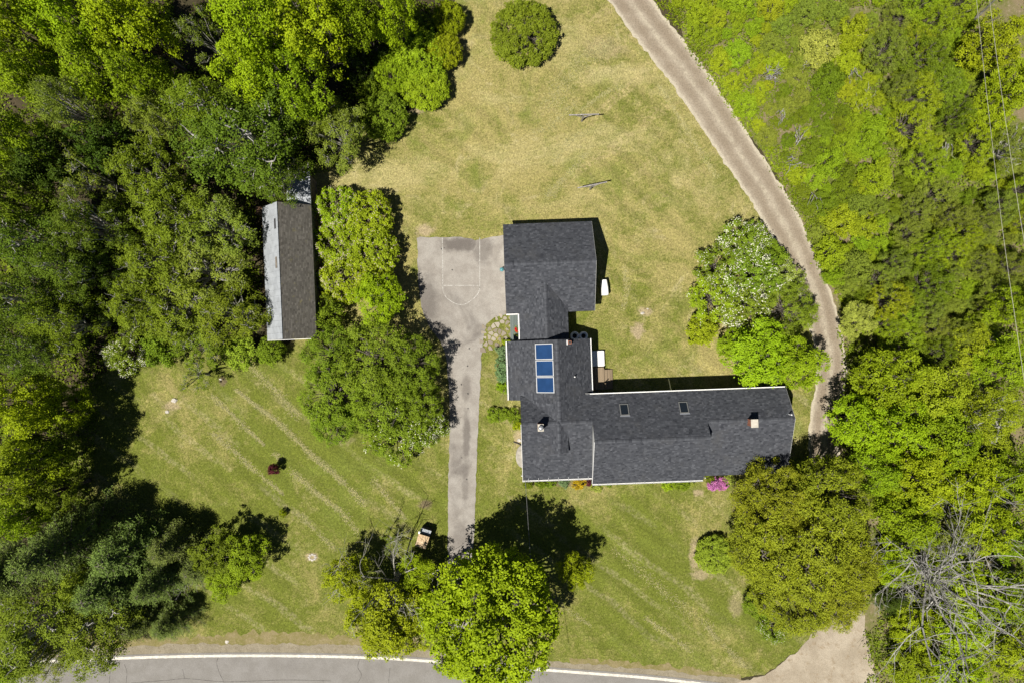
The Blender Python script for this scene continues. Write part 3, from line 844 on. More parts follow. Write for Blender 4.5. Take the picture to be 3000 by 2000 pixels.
# ---- upper left wood
for row in [  # left-edge fine leaved trees: vignetting and wood shade put into deeper leaf tints
    ('maple', 40, 55, 78, 14, 'bright', 'tall bright green maple filling the top left corner of the picture'),
    ('maple', 165, 45, 82, 14, 'bright', 'bright green maple second from the left along the top edge'),
    ('maple', 300, 60, 85, 14, 'bright', 'bright green maple third from the left along the top edge'),
    ('maple', 225, 160, 72, 12, 'maple', 'green maple below the second maple of the top edge'),
    ('maple', 60, 165, 70, 13, 'maple', 'green maple at the left edge under the corner maple'),
    ('fine', 165, 250, 62, 12, 'greyolive', 'dull grey green birch among the bright maples at upper left'),
    ('maple', 325, 190, 62, 12, 'maple', 'green maple between the grey birch and the bare ash limbs'),
    ('sparse', 480, 95, 62, 12, 'greyolive', 'thin ash with pale bare limbs showing near the top edge'),
    ('maple', 600, 55, 92, 15, 'bright', 'broad bright maple at the top edge right of the thin ash'),
    ('maple', 715, 70, 90, 14, 'bright', 'broad bright maple at the top edge above the dark gap'),
    ('maple', 805, 40, 60, 13, 'maple', 'maple at the top edge beside the dark gap'),
    ('maple', 905, 40, 55, 11, 'bright', 'small bright maple at the top edge beside the yellow green thicket'),
    ('maple', 585, 165, 80, 13, 'bright', 'bright maple just above the large dark birch'),
    ('maple', 690, 190, 82, 12, 'maple', 'green maple right above the large dark birch beside the dark gap'),
    ('locust', 365, 265, 66, 11, 'greyolive', 'olive leaved locust left of the large dark birch'),
    ('fine', 560, 320, 128, 12, 'deepolive', 'large dark fine leaved birch overhanging the north end of the long shed'),
    ('fine', 640, 398, 66, 8.5, 'deepolive', 'dark fine leaved birch hanging over the shed annex'),
    ('fine', 480, 250, 80, 12, 'olive', 'fine leaved birch touching the upper left of the large dark birch'),
    ('locust', 780, 315, 74, 8, 'greyolive', 'olive leaved tree at the lawn edge north of the lilac hedge'),
    ('locust', 735, 265, 52, 8, 'olive', 'small olive tree between the large dark birch and the lawn edge'),
    ('maple', 45, 330, 72, 13, 'maple', 'maple at the left edge level with the grey birch'),
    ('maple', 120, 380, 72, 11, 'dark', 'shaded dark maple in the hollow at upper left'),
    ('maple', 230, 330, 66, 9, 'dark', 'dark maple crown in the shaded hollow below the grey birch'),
    ('maple', 30, 450, 72, 13, 'deep', 'maple at the left edge below the shaded hollow'),
    ('sparse', 225, 410, 74, 11, 'greyolive', 'thin ash with twisted pale limbs over the shaded hollow'),
    ('locust', 340, 400, 80, 10, 'olive', 'olive locust between the twisted ash and the large birch'),
    ('fine', 215, 520, 75, 11, 'deepolive', 'fine leaved olive tree below the twisted ash'),
    ('fine', 75, 555, 90, 12, 'deepolive', 'broad fine leaved tree at the left edge, mid height'),
    ('locust', 400, 500, 90, 9.5, 'olive', 'olive locust left of the shed roof, northernmost of its stand'),
    ('locust', 505, 520, 80, 8.5, 'greyolive', 'olive locust whose shadow falls on the pale shed roof'),
    ('locust', 355, 600, 85, 9, 'olive', 'olive locust in the middle of the stand left of the shed'),
    ('locust', 470, 620, 95, 8.0, 'greyolive', 'broad olive locust leaning over the pale shed roof'),
    ('locust', 530, 715, 80, 7.5, 'olive', 'olive locust at the lower left corner of the shed'),
    ('locust', 410, 715, 88, 8, 'olive', 'olive locust near the lower end of the stand left of the shed'),
    ('locust', 315, 705, 75, 8.5, 'olive', 'olive locust on the left side of the stand near the lawn'),
    ('locust', 460, 785, 62, 5.5, 'olive', 'low olive locust at the lawn edge below its stand'),
    ('shrub', 545, 808, 44, 2.6, 'lime', 'bright yellow green shrub at the lawn edge below the shed'),
    ('shrub', 620, 805, 36, 2.4, 'green', 'green shrub at the foot of the long shed'),
    ('fine', 165, 620, 76, 11, 'deepolive', 'fine leaved olive tree left of the locust stand'),
    ('fine', 55, 690, 86, 12, 'deepolive', 'fine leaved tree at the left edge beside the locust stand'),
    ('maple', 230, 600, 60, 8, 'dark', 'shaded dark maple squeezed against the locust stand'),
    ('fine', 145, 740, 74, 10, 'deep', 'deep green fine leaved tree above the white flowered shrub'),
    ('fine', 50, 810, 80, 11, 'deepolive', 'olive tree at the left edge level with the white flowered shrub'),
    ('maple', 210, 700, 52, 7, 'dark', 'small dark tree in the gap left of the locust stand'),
    ('bloom', 285, 812, 52, 4.0, 'green', 'white flowered shrub at the upper left corner of the lower lawn'),
    ('shrub', 370, 800, 46, 3.2, 'green', 'dark green shrub beside the white flowered shrub'),
    ('sparse', 445, 862, 50, 5.0, 'green', 'small thin tree with drooping sprays standing out on the lawn'),
    ('maple', 152, 935, 58, 7, 'bright', 'sunlit maple at the left edge of the lower lawn'),
    ('maple', 60, 930, 78, 12, 'bright', 'bright maple at the left edge below the olive trees'),
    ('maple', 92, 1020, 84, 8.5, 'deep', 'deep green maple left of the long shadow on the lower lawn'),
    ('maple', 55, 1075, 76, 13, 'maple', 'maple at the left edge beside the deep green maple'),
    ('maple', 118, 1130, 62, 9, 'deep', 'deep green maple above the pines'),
    ('maple', 40, 1180, 62, 11, 'maple', 'maple at the left edge above the pines'),
    ('pine', 55, 1300, 100, 13, 'pine', 'blue green pine at the left edge, leftmost of the pines'),
    ('pine', 165, 1250, 100, 12.5, 'pine', 'blue green pine in the shade right of the leftmost pine'),
    ('pine', 300, 1262, 90, 8.5, 'pine', 'blue green pine at the tip of the long lawn shadow'),
    ('pine', 400, 1250, 66, 6.5, 'pine', 'small pine beside the green tree on the lower lawn'),
    ('pine', 270, 1335, 92, 9.5, 'pine', 'pine in the middle of the lower left clump'),
    ('pine', 375, 1330, 66, 8, 'pine', 'pine beside the grey dead brush'),
    ('pine', 455, 1300, 58, 4.5, 'pine', 'low pine joining the lawn tree to the other pines'),
    ('maple', 192, 1335, 48, 9, 'lime', 'small bright lime maple standing among the pines'),
    ('fine', 85, 1440, 112, 11, 'olive', 'olive tree in the lower left corner beside the road'),
    ('fine', 215, 1440, 105, 9, 'olive', 'broad olive tree overhanging the road at lower left'),
    ('maple', 15, 1510, 70, 10, 'maple', 'green maple at the road in the lower left corner'),
    ('fine', 110, 1505, 62, 8, 'greyolive', 'feathery grey green tree hanging over the white road line'),
    ('pine', 395, 1425, 55, 5, 'pine', 'low pine at the road verge right of the overhanging tree'),
    ('pine', 330, 1420, 55, 6, 'pine', 'low pine at the road verge touching the overhanging tree'),
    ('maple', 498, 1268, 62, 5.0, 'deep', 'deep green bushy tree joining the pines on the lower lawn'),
    ('maple', 555, 1285, 66, 4.8, 'maple', 'bushy green tree at the lawn side of the lower left clump'),
    ('maple', 515, 1335, 50, 4.0, 'maple', 'low bushy tree below the bushy trees of the lower left clump'),
]:
    big = row[0] in ('maple', 'fine', 'locust') and row[2] < 800
    plant(row[0], row[1], row[2], row[3] * (1.15 if big else 1.06), row[4] * (1.12 if big and row[0] != 'locust' else 1.0), *row[5:], group=GF)

# ---- thicket on the edge of the upper lawn
GT = 'bushes along the upper lawn edge'
for row in [
    ('round', 1030, 40, 40, 3.0, 'yellow', 'yellow green bush at the top edge, outermost of the thicket'),
    ('round', 1018, 115, 44, 3.0, 'yellow', 'yellow green bush at the bulge of the lawn edge thicket'),
    ('round', 960, 130, 72, 3.4, 'lilac', 'broad mounded green bush in the middle of the lawn edge thicket'),
    ('round', 975, 195, 58, 2.8, 'lilac', 'mounded green bush at the lower end of the lawn edge thicket'),
    ('round', 900, 165, 46, 3.2, 'lilac', 'green bush on the wood side of the lawn edge thicket'),
    ('shrub', 962, 60, 38, 3.0, 'deep', 'dark green bush behind the yellow green bushes at the top edge'),
    ('round', 880, 265, 58, 3.2, 'green', 'rounded green bush just below the thicket beside bare earth'),
    ('shrub', 850, 215, 36, 3.4, 'olive', 'olive bush above the rounded green bush'),
    ('green', 820, 150, 50, 4.0, 'dark', 'dark bush in the shaded gap behind the thicket'),  # shade of the gap is carried by the dark leaf tint
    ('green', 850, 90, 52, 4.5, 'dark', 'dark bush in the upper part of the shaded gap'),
]:
    plant(*row, group=GT)
plant('round', 1203, 75, 80, 2.6, 'olive', 'round dark green bush standing alone on the upper lawn')

# ---- lilac hedge and trees left of the driveway
GL = 'lilac hedge between shed and driveway'
for row in [
    ('lilac', 775, 480, 58, 3.2, 'lilac', 'flowering lilac at the top of the hedge beside the shed'),
    ('lilac', 845, 495, 62, 3.4, 'lilac', 'lilac at the upper right corner of the hedge'),
    ('lilac', 775, 560, 62, 3.2, 'lilac', 'flowering lilac beside the middle of the shed roof'),
    ('lilac', 855, 580, 64, 3.4, 'lilac', 'bright lilac at the right bulge of the hedge'),
    ('lilac', 785, 640, 62, 3.2, 'lilac', 'flowering lilac low in the hedge beside the shed'),
    ('lilac', 858, 645, 52, 3.3, 'lilac', 'lilac just above the bright young maple'),
]:
    plant(*row, group=GL)
plant('maple', 866, 690, 68, 5.8, 'bright', 'vivid yellow green young maple between lilac hedge and driveway')
plant('shrub', 752, 718, 42, 3.6, 'green', 'dark green shrub against the lower right corner of the shed')
GB = 'large tree clump left of the driveway'
for row in [
    ('green', 755, 815, 72, 5.0, 'green', 'green tree at the upper left of the clump beside the driveway'),
    ('green', 860, 830, 105, 6.5, 'green', 'tallest dark green tree of the clump beside the driveway'),
    ('green', 945, 835, 72, 6.0, 'green', 'green tree of the clump reaching towards the driveway bend'),
    ('green', 760, 905, 82, 4.8, 'green', 'green tree at the left bulge of the clump beside the driveway'),
    ('green', 880, 925, 92, 6.0, 'green', 'green tree in the middle of the clump beside the driveway'),
    ('green', 765, 970, 58, 3.8, 'green', 'low green tree at the lower left of the clump'),
    ('green', 960, 920, 62, 5.0, 'green', 'green tree on the driveway side of the clump'),
    ('bloom', 905, 1000, 78, 4.2, 'green', 'white blossomed tree at the foot of the clump'),
    ('bloom', 975, 985, 56, 4.0, 'green', 'white flecked tree at the foot of the clump nearest the driveway'),
]:
    plant(*row, group=GB)

# ---- bottom trees
plant('maple', 798, 1328, 62, 6.0, 'yellow', 'yellowish maple crown at the left of the half dead tree')
plant('maple', 845, 1385, 62, 6.0, 'yellow', 'yellowish maple crown below the bare limbs on the lawn side')
plant('maple', 940, 1455, 56, 6.0, 'yellow', 'yellowish maple crown at the road beside the huge maple')
plant('maple', 885, 1425, 100, 7.5, 'yellow', 'yellow green maple at the road verge below the bare limbs')
plant('maple', 958, 1312, 52, 4.8, 'bright', 'small bright maple beside the wooden hut')
plant('sparse', 895, 1245, 36, 2.6, 'olive', 'thin see-through sapling left of the wooden hut')
plant('bigmaple', 1132, 1428, 172, 14.0, 'bright', 'huge bright maple at the bottom edge hiding driveway and road')
plant('maple', 1010, 1400, 62, 7.0, 'bright', 'smaller maple joined to the left side of the huge bright maple')
plant('maple', 1322, 1308, 48, 6.0, 'yellow', 'small yellow lit maple in the shadow of the huge maple')

# ---- right of the house
GC = 'golden cedars beside the house'
for row in [
    ('cedar', 1785, 1150, 100, 8.5, 'gold', 'olive gold cedar nearest the house corner'),
    ('cedar', 1900, 1150, 108, 9.0, 'gold', 'olive gold cedar at the upper right of the cedar mass'),
    ('cedar', 1850, 1250, 150, 10.0, 'gold', 'largest olive gold cedar in the middle of the cedar mass'),
    ('cedar', 1768, 1262, 92, 7.5, 'gold', 'olive gold cedar above the bright leafy clump'),
    ('cedar', 1928, 1290, 100, 9.0, 'gold', 'olive gold cedar over the gravel track'),
    ('cedar', 1835, 1350, 112, 8.0, 'gold', 'olive gold cedar at the lower left of the cedar mass'),
    ('cedar', 1905, 1365, 92, 7.5, 'gold', 'olive gold cedar hanging over the gravel apron'),
]:
    plant(*row, group=GC)
plant('bloom', 1778, 1440, 40, 2.2, 'green', 'low white flowered bush at the foot of the cedars')
plant('shrub', 1740, 1390, 36, 2.2, 'green', 'low green bush on the lawn side of the cedars')
GW = 'white flowering thicket beside the gravel track'
for row in [
    ('bloom', 1712, 560, 66, 3.8, 'green', 'white flowering bush at the top of the thicket beside the track'),
    ('bloom', 1650, 610, 58, 3.6, 'green', 'white flowering bush at the upper left of the thicket beside the track'),
    ('bloom', 1735, 630, 78, 4.4, 'green', 'white flowering bush in the middle of the thicket beside the track'),
    ('bloom', 1640, 690, 66, 3.6, 'lilac', 'flowering bush on the lawn side of the thicket beside the track'),
    ('bloom', 1720, 705, 72, 4.2, 'green', 'flowering bush below the middle of the thicket beside the track'),
    ('bloom', 1805, 640, 52, 4.0, 'pale', 'pale white flowering bush on the track side of the thicket'),
    ('green', 1815, 710, 70, 4.6, 'green', 'green bush leaning over the gravel track'),
    ('shrub', 1615, 755, 42, 2.8, 'lilac', 'low green bush at the lower left of the flowering thicket'),
    ('shrub', 1770, 590, 42, 3.0, 'green', 'green bush at the track edge above the flowering thicket'),
]:
    plant(*row, group=GW)
plant('maple', 1748, 812, 92, 6.5, 'vivid', 'bright green maple above the east wing roof')
plant('maple', 1690, 800, 48, 4.5, 'vivid', 'low bright maple at the lawn end of the tree above the east wing')
plant('maple', 1835, 832, 72, 6.5, 'vivid', 'bright green maple between the east wing and the gravel track')
plant('round', 1642, 1274, 46, 1.7, 'lime', 'bright leafy clump on the lawn left of the cedars', name='leafy_clump')
plant('green', 1760, 880, 40, 2.6, 'green', 'green bush in the shade behind the east wing')

GR = 'trees of the wood right of the track'
for row in [
    ('maple', 1965, 965, 76, 8, 'bright', 'bright maple over the gravel track beside the house end'),
    ('maple', 2045, 870, 86, 8.5, 'maple', 'maple casting a deep shadow beside the track bend'),
    ('maple', 2060, 985, 84, 9, 'bright', 'bright maple right of the one beside the house end'),
    ('maple', 2150, 905, 86, 8, 'scrub', 'yellow green tree on the slope above the fallen trunk'),
    ('maple', 2160, 1010, 86, 9, 'maple', 'green maple left of the fallen trunk'),
    ('maple', 2010, 1080, 72, 8, 'maple', 'maple beside the upper right of the cedars'),
    ('maple', 2110, 1100, 88, 9, 'yellow', 'yellowish maple right of the cedars'),
    ('maple', 2215, 1100, 84, 9, 'yellow', 'yellowish maple below the fallen trunk'),
    ('maple', 2080, 1200, 84, 8.5, 'maple', 'green maple above the bare dead tree'),
    ('green', 2170, 1210, 76, 7, 'greyolive', 'grey green tree above the bare dead tree'),
    ('maple', 2260, 1200, 76, 9, 'yellow', 'yellowish tree at the right above the bare dead tree'),
    ('maple', 2320, 1100, 66, 9, 'maple', 'maple at the right edge below the fallen trunk'),
    ('maple', 2335, 1240, 62, 9, 'maple', 'maple at the right edge above the bare dead tree'),
    ('fine', 2280, 960, 76, 8, 'scrub', 'fine yellow green tree right of the fallen trunk'),
    ('maple', 2300, 830, 72, 8, 'maple', 'maple under the power lines at the right edge'),
    ('maple', 2230, 800, 62, 6, 'scrub', 'yellow green tree left of the lower power lines'),
    ('maple', 2285, 95, 74, 9, 'yellow', 'golden green maple in the top right corner'),
    ('maple', 2330, 200, 66, 9, 'yellow', 'golden green maple at the right edge below the corner'),
    ('maple', 2270, 270, 56, 6, 'yellow', 'golden green tree under the power lines near the top'),
    ('fine', 2330, 340, 62, 7, 'greyolive', 'grey green tree at the right edge under the power lines'),
    ('green', 2120, 120, 70, 4.5, 'deep', 'dark green thicket tree left of the upper power lines'),
    ('green', 2160, 200, 62, 4.2, 'green', 'dark green thicket tree below the first one left of the power lines'),
    ('maple', 2330, 700, 60, 8, 'maple', 'maple at the right edge half way down'),
    ('maple', 2060, 1300, 58, 5, 'bright', 'bright green tree between cedars and bare dead tree'),
    ('maple', 2190, 1330, 80, 5, 'bright', 'bright green undergrowth tree beneath the bare dead tree'),
    ('maple', 2100, 1430, 66, 4, 'bright', 'bright green undergrowth tree beneath the left limbs of the dead tree'),
    ('maple', 2210, 1450, 78, 4.5, 'bright', 'bright green undergrowth tree below the middle of the dead tree'),
    ('maple', 2310, 1370, 72, 5.5, 'maple', 'green tree at the right edge beneath the dead limbs'),
    ('maple', 2320, 1490, 72, 5.5, 'yellow', 'yellowish tree in the lower right corner'),
    ('maple', 2090, 1530, 66, 4, 'maple', 'green tree at the bottom edge right of the gravel apron'),
    ('maple', 2205, 1545, 72, 4.5, 'bright', 'bright tree at the bottom edge below the dead tree'),
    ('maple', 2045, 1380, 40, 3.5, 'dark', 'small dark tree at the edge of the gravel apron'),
]:
    plant(*row, group=GR)
plant('maple', 1968, 735, 50, 4.5, 'pale', 'pale lime young tree beside the outer bend of the track')
plant('shrub', 1885, 110, 52, 2.6, 'pale', 'pale yellow bush on the scrubby slope near the top', group='bushes on the scrubby slope')

# scattered bushes of the scrubby slope
SLOPE = [(1560, -10), (2230, -10), (2240, 300), (2370, 400), (2370, 680), (2270, 760), (2180, 830), (2050, 800), (1950, 690), (1915, 640), (1860, 500), (1790, 370), (1700, 240), (1620, 120)]
zones = [('golden', 'scrub', 'low yellow green bush on the scrubby slope right of the track'),
         ('grey', 'greyolive', 'low grey green bush on the scrubby slope right of the track'),
         ('dark', 'deep', 'low dark olive bush on the scrubby slope right of the track'),
         ('fresh', 'fresh', 'low fresh green bush on the scrubby slope right of the track')]
got = []
rs = np.random.default_rng(99)
for _ in range(4000):
    px = rs.uniform(1560, 2370); py = rs.uniform(-10, 840)
    if not inside(SLOPE, px, py): continue
    r = rs.uniform(15, 46)
    if px < 1900 and py < 480: r *= 0.8
    if any(math.hypot(px - a, py - b) < 0.60 * (r + c) for a, b, c in got): continue
    got.append((px, py, r))
    nz = float(vnoise(px / 90 + 40, py / 90 + 3))
    dark = 1780 < px < 1960 and 150 < py < 480
    zi = 2 if (dark and rs.random() < 0.55) or nz > 0.80 else (1 if nz > 0.60 or (px > 2040 and py > 320 and rs.random() < 0.4) else (3 if nz < 0.36 else 0))
    col_ = ('low yellow green', 'low grey green', 'low dark olive', 'low fresh green')[zi]
    size = 'small ' if r < 22 else ('broad ' if r > 35 else '')
    edge = min(math.hypot(px - a, py - b) for a, b in ((1520, 60), (1600, 160), (1670, 260), (1735, 360), (1790, 440), (1840, 525), (1885, 615), (1920, 705)))
    if edge < 75: where = 'beside the outer edge of the gravel track, ' + ('upper part' if py < 250 else 'lower part')
    elif px > 2200 - 0.0 * py: where = 'beneath the power lines ' + ('near the top edge' if py < 280 else ('half way up the picture' if py < 560 else 'above the right wood'))
    elif py < 170: where = 'at the top edge of the scrubby slope'
    elif py < 340: where = 'in the upper middle of the scrubby slope'
    elif py < 520: where = 'in the middle of the scrubby slope'
    elif py < 680: where = 'in the lower middle of the scrubby slope'
    else: where = 'at the foot of the scrubby slope above the wood'
    tall = px > 2020 and r > 27
    lab_ = size + ('tall' + col_[3:] if tall else col_) + ' bush ' + where
    tall = px > 2020 and r > 27
    plant('green' if tall else 'shrub', px, py, r * (1.25 if tall else 1.0), rs.uniform(3.0, 5.2) if tall else rs.uniform(0.55, 1.0) * (r / 23.5) * (1.15 if px < 1900 else 1.6) + 0.3, zones[zi][1], lab_, 'bushes on the scrubby slope', name='shrub', cat='shrub')

# garden plants beside the house
GP = 'plants in the beds around the house'
for row in [
    ('tiny', 1153, 808, 17, 1.1, 'blue', 'blue green hosta clump at the north end of the west bed'),
    ('tiny', 1151, 834, 18, 1.1, 'blue', 'blue green hosta clump second from the north in the west bed'),
    ('tiny', 1151, 861, 18, 1.1, 'blue', 'blue green hosta clump third from the north in the west bed'),
    ('tiny', 1156, 887, 17, 1.0, 'fresh', 'green clump at the south end of the west bed'),
    ('tiny', 1163, 790, 13, 0.9, 'lilac', 'bright green clump beside the porch and flagstones'),
    ('tiny', 1138, 952, 21, 0.9, 'green', 'spiky daylily clump on the lawn west of the house'),
    ('tiny', 1160, 950, 16, 0.9, 'green', 'smaller spiky clump between the daylilies and the house'),
    ('tiny', 1180, 955, 20, 1.0, 'olive', 'olive shrub against the west wall north of the yellow one'),
    ('tiny', 1187, 977, 14, 0.9, 'yellow', 'yellow shrub against the west wall of the house'),
    ('tiny', 1212, 1110, 13, 0.8, 'olive', 'low olive plant at the left end of the front bed'),
    ('tiny', 1240, 1110, 14, 0.9, 'olive', 'olive shrub second in the front bed'),
    ('tiny', 1265, 1109, 14, 0.9, 'green', 'green shrub third in the front bed'),
    ('tiny', 1297, 1107, 15, 1.0, 'blue', 'pale blue green clump in the front bed'),
    ('tiny', 1331, 1109, 18, 1.0, 'orange', 'orange yellow flowering shrub in the front bed'),
    ('tiny', 1351, 1108, 9, 0.8, 'red', 'small dark red plant beside the orange shrub'),
    ('tiny', 1371, 1114, 17, 0.9, 'pale', 'pale green fountain clump below the roof step'),
    ('tiny', 1398, 1107, 13, 0.8, 'green', 'low green plant right of the fountain clump'),
    ('tiny', 1535, 1111, 17, 0.8, 'lilac', 'low grassy clump in the right part of the front bed'),
    ('tiny', 1565, 1112, 20, 1.0, 'olive', 'olive shrub near the right end of the gutter'),
    ('tiny', 1588, 1106, 12, 0.8, 'pale', 'pale plant at the right end of the gutter'),
    ('tiny', 1630, 1098, 14, 1.2, 'olive', 'olive shrub behind the pink azalea'),
    ('tiny', 1675, 1102, 16, 1.2, 'pale', 'yellowish shrub right of the pink azalea'),
]:
    plant(*row, group=GP, cat='plant')
plant('tiny', 1640, 1108, 19, 1.3, 'pink', 'pink blooming azalea at the front corner of the house', name='azalea', cat='shrub')
plant('tiny', 1661, 1112, 17, 1.1, 'pink', 'second pink azalea clump on the cedar side of the front corner', name='azalea', cat='shrub')
plant('tiny', 628, 1079, 15, 2.0, 'red', 'small dark red japanese maple sapling on the lower lawn', name='maple_sapling', cat='tree')
plant('tiny', 648, 1179, 10, 0.9, 'yellow', 'tiny yellow green conifer on the lower lawn', name='young_conifer', cat='shrub')

# bare trees and limbs
def bare(name, seed, px, py, H, R, label, cat='dead tree', stems=7, depth=4, h_at=0.0, bark='bark_dead', sc=1.0, group=None):
    x, y = v(px, py, h_at)
    e = empty(name, (x, y, 0))
    tag(e, label, cat, group)
    obj('branches', dead_tree(name, seed, R, H, stems, depth, bark), e, scale=(sc, sc, 1))
    return e
bare('dead_tree', 5, 2095, 1305, 11.5, 5, 'large bare grey dead tree with spreading limbs at lower right', stems=16, depth=4, sc=1.5)
bare('dead_brush', 6, 432, 1330, 3.2, 2, 'tangle of grey dead brush beside the green lawn tree', 'dead brush', 9, 3, 1.0)
bare('half_dead_tree', 8, 905, 1335, 9.0, 4, 'bare pale limbs of the half dead tree left of the driveway', 'dead tree', 7, 4, 2.0, 'bark_grey', 1.1)
bare('dead_limbs', 9, 975, 1345, 5.5, 3, 'bare grey limbs reaching over the driveway end', 'dead tree', 6, 3, 2.0, 'bark_grey', 1.1)
bare('bare_sapling', 15, 1770, 175, 2.5, 2, 'bare grey fallen sapling on the scrub near the top', 'dead brush', 5, 3, 0.5)
bare('dead_snag', 16, 2275, 1150, 5.0, 2, 'grey dead twigs at the right edge above the dead tree', 'dead brush', 6, 3, 2.0)

def log(name, pts, r, label, bark='bark_grey'):
    mb = MB(); mb.tube(pts, np.linspace(r, r * 0.5, len(pts)), 8)
    return tag(mb.build(name, M[bark]), label, 'log')
log('fallen_trunk', [(*v(2238, 920, 3), 3.0), (*v(2255, 945, 4), 4.2), (*v(2285, 965, 5), 5.2), (*v(2292, 990, 5.5), 5.6), (*v(2293, 1015, 5.5), 5.2)], 0.16, 'pale bent dead trunk in the trees at the right')
log('weathered_log', [(*v(1815, 385), 0.25), (*v(1832, 378), 0.35), (*v(1845, 372), 0.3)], 0.14, 'grey weathered log at the track edge of the scrub')
log('leaning_pole', [(*v(2240, 45, 1), 0.5), (*v(2265, 20, 3), 3), (*v(2300, -15, 6), 6)], 0.14, 'grey leaning timber in the top right corner')
log('pale_log', [(*v(1955, 205), 0.4), (*v(1972, 228), 0.3)], 0.10, 'short pale log lying in the upper scrub')
log('stump_log', [(*v(2015, 268), 0.1), (*v(2028, 262), 0.5)], 0.16, 'pale stump in the upper scrub')

# ground cover of the scrub, forest floor herbs, track-side grass
def cover(name, poly, n, leaf, mat, tint, label, cat, seed, hmax=0.4, thr=0.35, fr=0.35, cl=6, spread=0.22, upright=0.0, aspect=0.5):
    rng = np.random.default_rng(seed)
    xs = [p[0] for p in poly]; ys = [p[1] for p in poly]
    x = rng.uniform(min(xs), max(xs), n); y = rng.uniform(min(ys), max(ys), n)
    k = inside(poly, x, y) & (vnoise(x * fr + seed, y * fr) * 0.7 + vnoise(x * fr * 3 + 9, y * fr * 3 + seed) * 0.4 > thr)
    x = x[k]; y = y[k]
    i = np.repeat(np.arange(len(x)), cl)
    h = hmax * (0.3 + 0.7 * vnoise(x * 0.9, y * 0.9))[i]
    C = np.stack([x[i] + rng.normal(size=len(i)) * spread, y[i] + rng.normal(size=len(i)) * spread, 0.06 + h * rng.random(len(i)) ** 0.6], 1)
    N = rng.normal(size=C.shape) * 0.55; N[:, 2] += 0.9 * (1 - upright)
    tone = 0.55 * vnoise(x * 0.5 + 7, y * 0.5)[i] + 0.45 * rng.random(len(i))
    L = leaf * rng.uniform(0.6, 1.4, len(i))
    me = leaf_mesh(name, C, N, L, L * aspect, tone, mat, rng)
    return tag(obj(name, me, color=TINT[tint]), label, cat, kind='stuff')
cover('scrub_undergrowth', SCRUB, 60000, 0.22, M['leaf'], 'cover', 'low leafy undergrowth covering the scrubby slope', 'undergrowth', 3, 0.7, 0.36)
WOOD = [v(*p) for p in [(-350, -300), (1010, -300), (1040, -80), (1030, 60), (1000, 180), (900, 280), (780, 390), (600, 420), (600, 780), (420, 810), (250, 830), (220, 1000), (200, 1250), (340, 1430), (330, 1470), (-350, 1500)]]
cover('woodland_undergrowth', WOOD, 34000, 0.26, M['leaf'], 'deep', 'dark leafy undergrowth between the trees of the left wood', 'undergrowth', 4, 0.5, 0.42)
# strip of tall grass along the outer edge of the track
_c = spline(TRACK, 0.6); _d = np.gradient(_c, axis=0); _d /= np.linalg.norm(_d, axis=1)[:, None]; _n = np.stack([-_d[:, 1], _d[:, 0]], 1)
_sel = (_c[:, 1] > -6)
GRASS = [tuple(p) for p in (_c + _n * 1.78)[_sel]] + [tuple(p) for p in (_c + _n * 3.5)[_sel][::-1]]
cover('tall_grass', GRASS, 36000, 0.36, M['leaf'], 'lilac', 'strip of tall fresh green grass along the gravel track', 'grass', 5, 0.45, 0.30, 0.6, 5, 0.10, 0.9, 0.16)

# rows of mown clippings
def clippings(lines, label):
    rng = np.random.default_rng(61)
    C = []
    for wid, dens, pts in lines:
        q = spline([g(*p) for p in pts], 0.05)
        ln = np.concatenate([[0], np.cumsum(np.linalg.norm(np.diff(q, axis=0), axis=1))])
        n = int(ln[-1] * dens)
        t = rng.uniform(0, ln[-1], n)
        x = np.interp(t, ln, q[:, 0]); y = np.interp(t, ln, q[:, 1])
        k = vnoise(x * 1.5 + 5, y * 1.5) * 0.7 + vnoise(x * 4, y * 4 + 3) * 0.5 > 0.34
        x = x[k]; y = y[k]; n = len(x)
        w = wid * (0.5 + vnoise(x * 0.8, y * 0.8 + 20))
        C.append(np.stack([x + rng.normal(size=n) * w * 0.4, y + rng.normal(size=n) * w * 0.4, 0.022 + 0.03 * rng.random(n)], 1))
    C = np.concatenate(C)
    N = rng.normal(size=C.shape) * 0.25; N[:, 2] += 1
    me = leaf_mesh('grass_clippings', C, N, 0.16 * rng.uniform(0.6, 1.4, len(C)), 0.045, rng.random(len(C)), M['needle'], rng)
    return tag(obj('grass_clippings', me, color=TINT['straw']), label, 'clippings', kind='stuff')
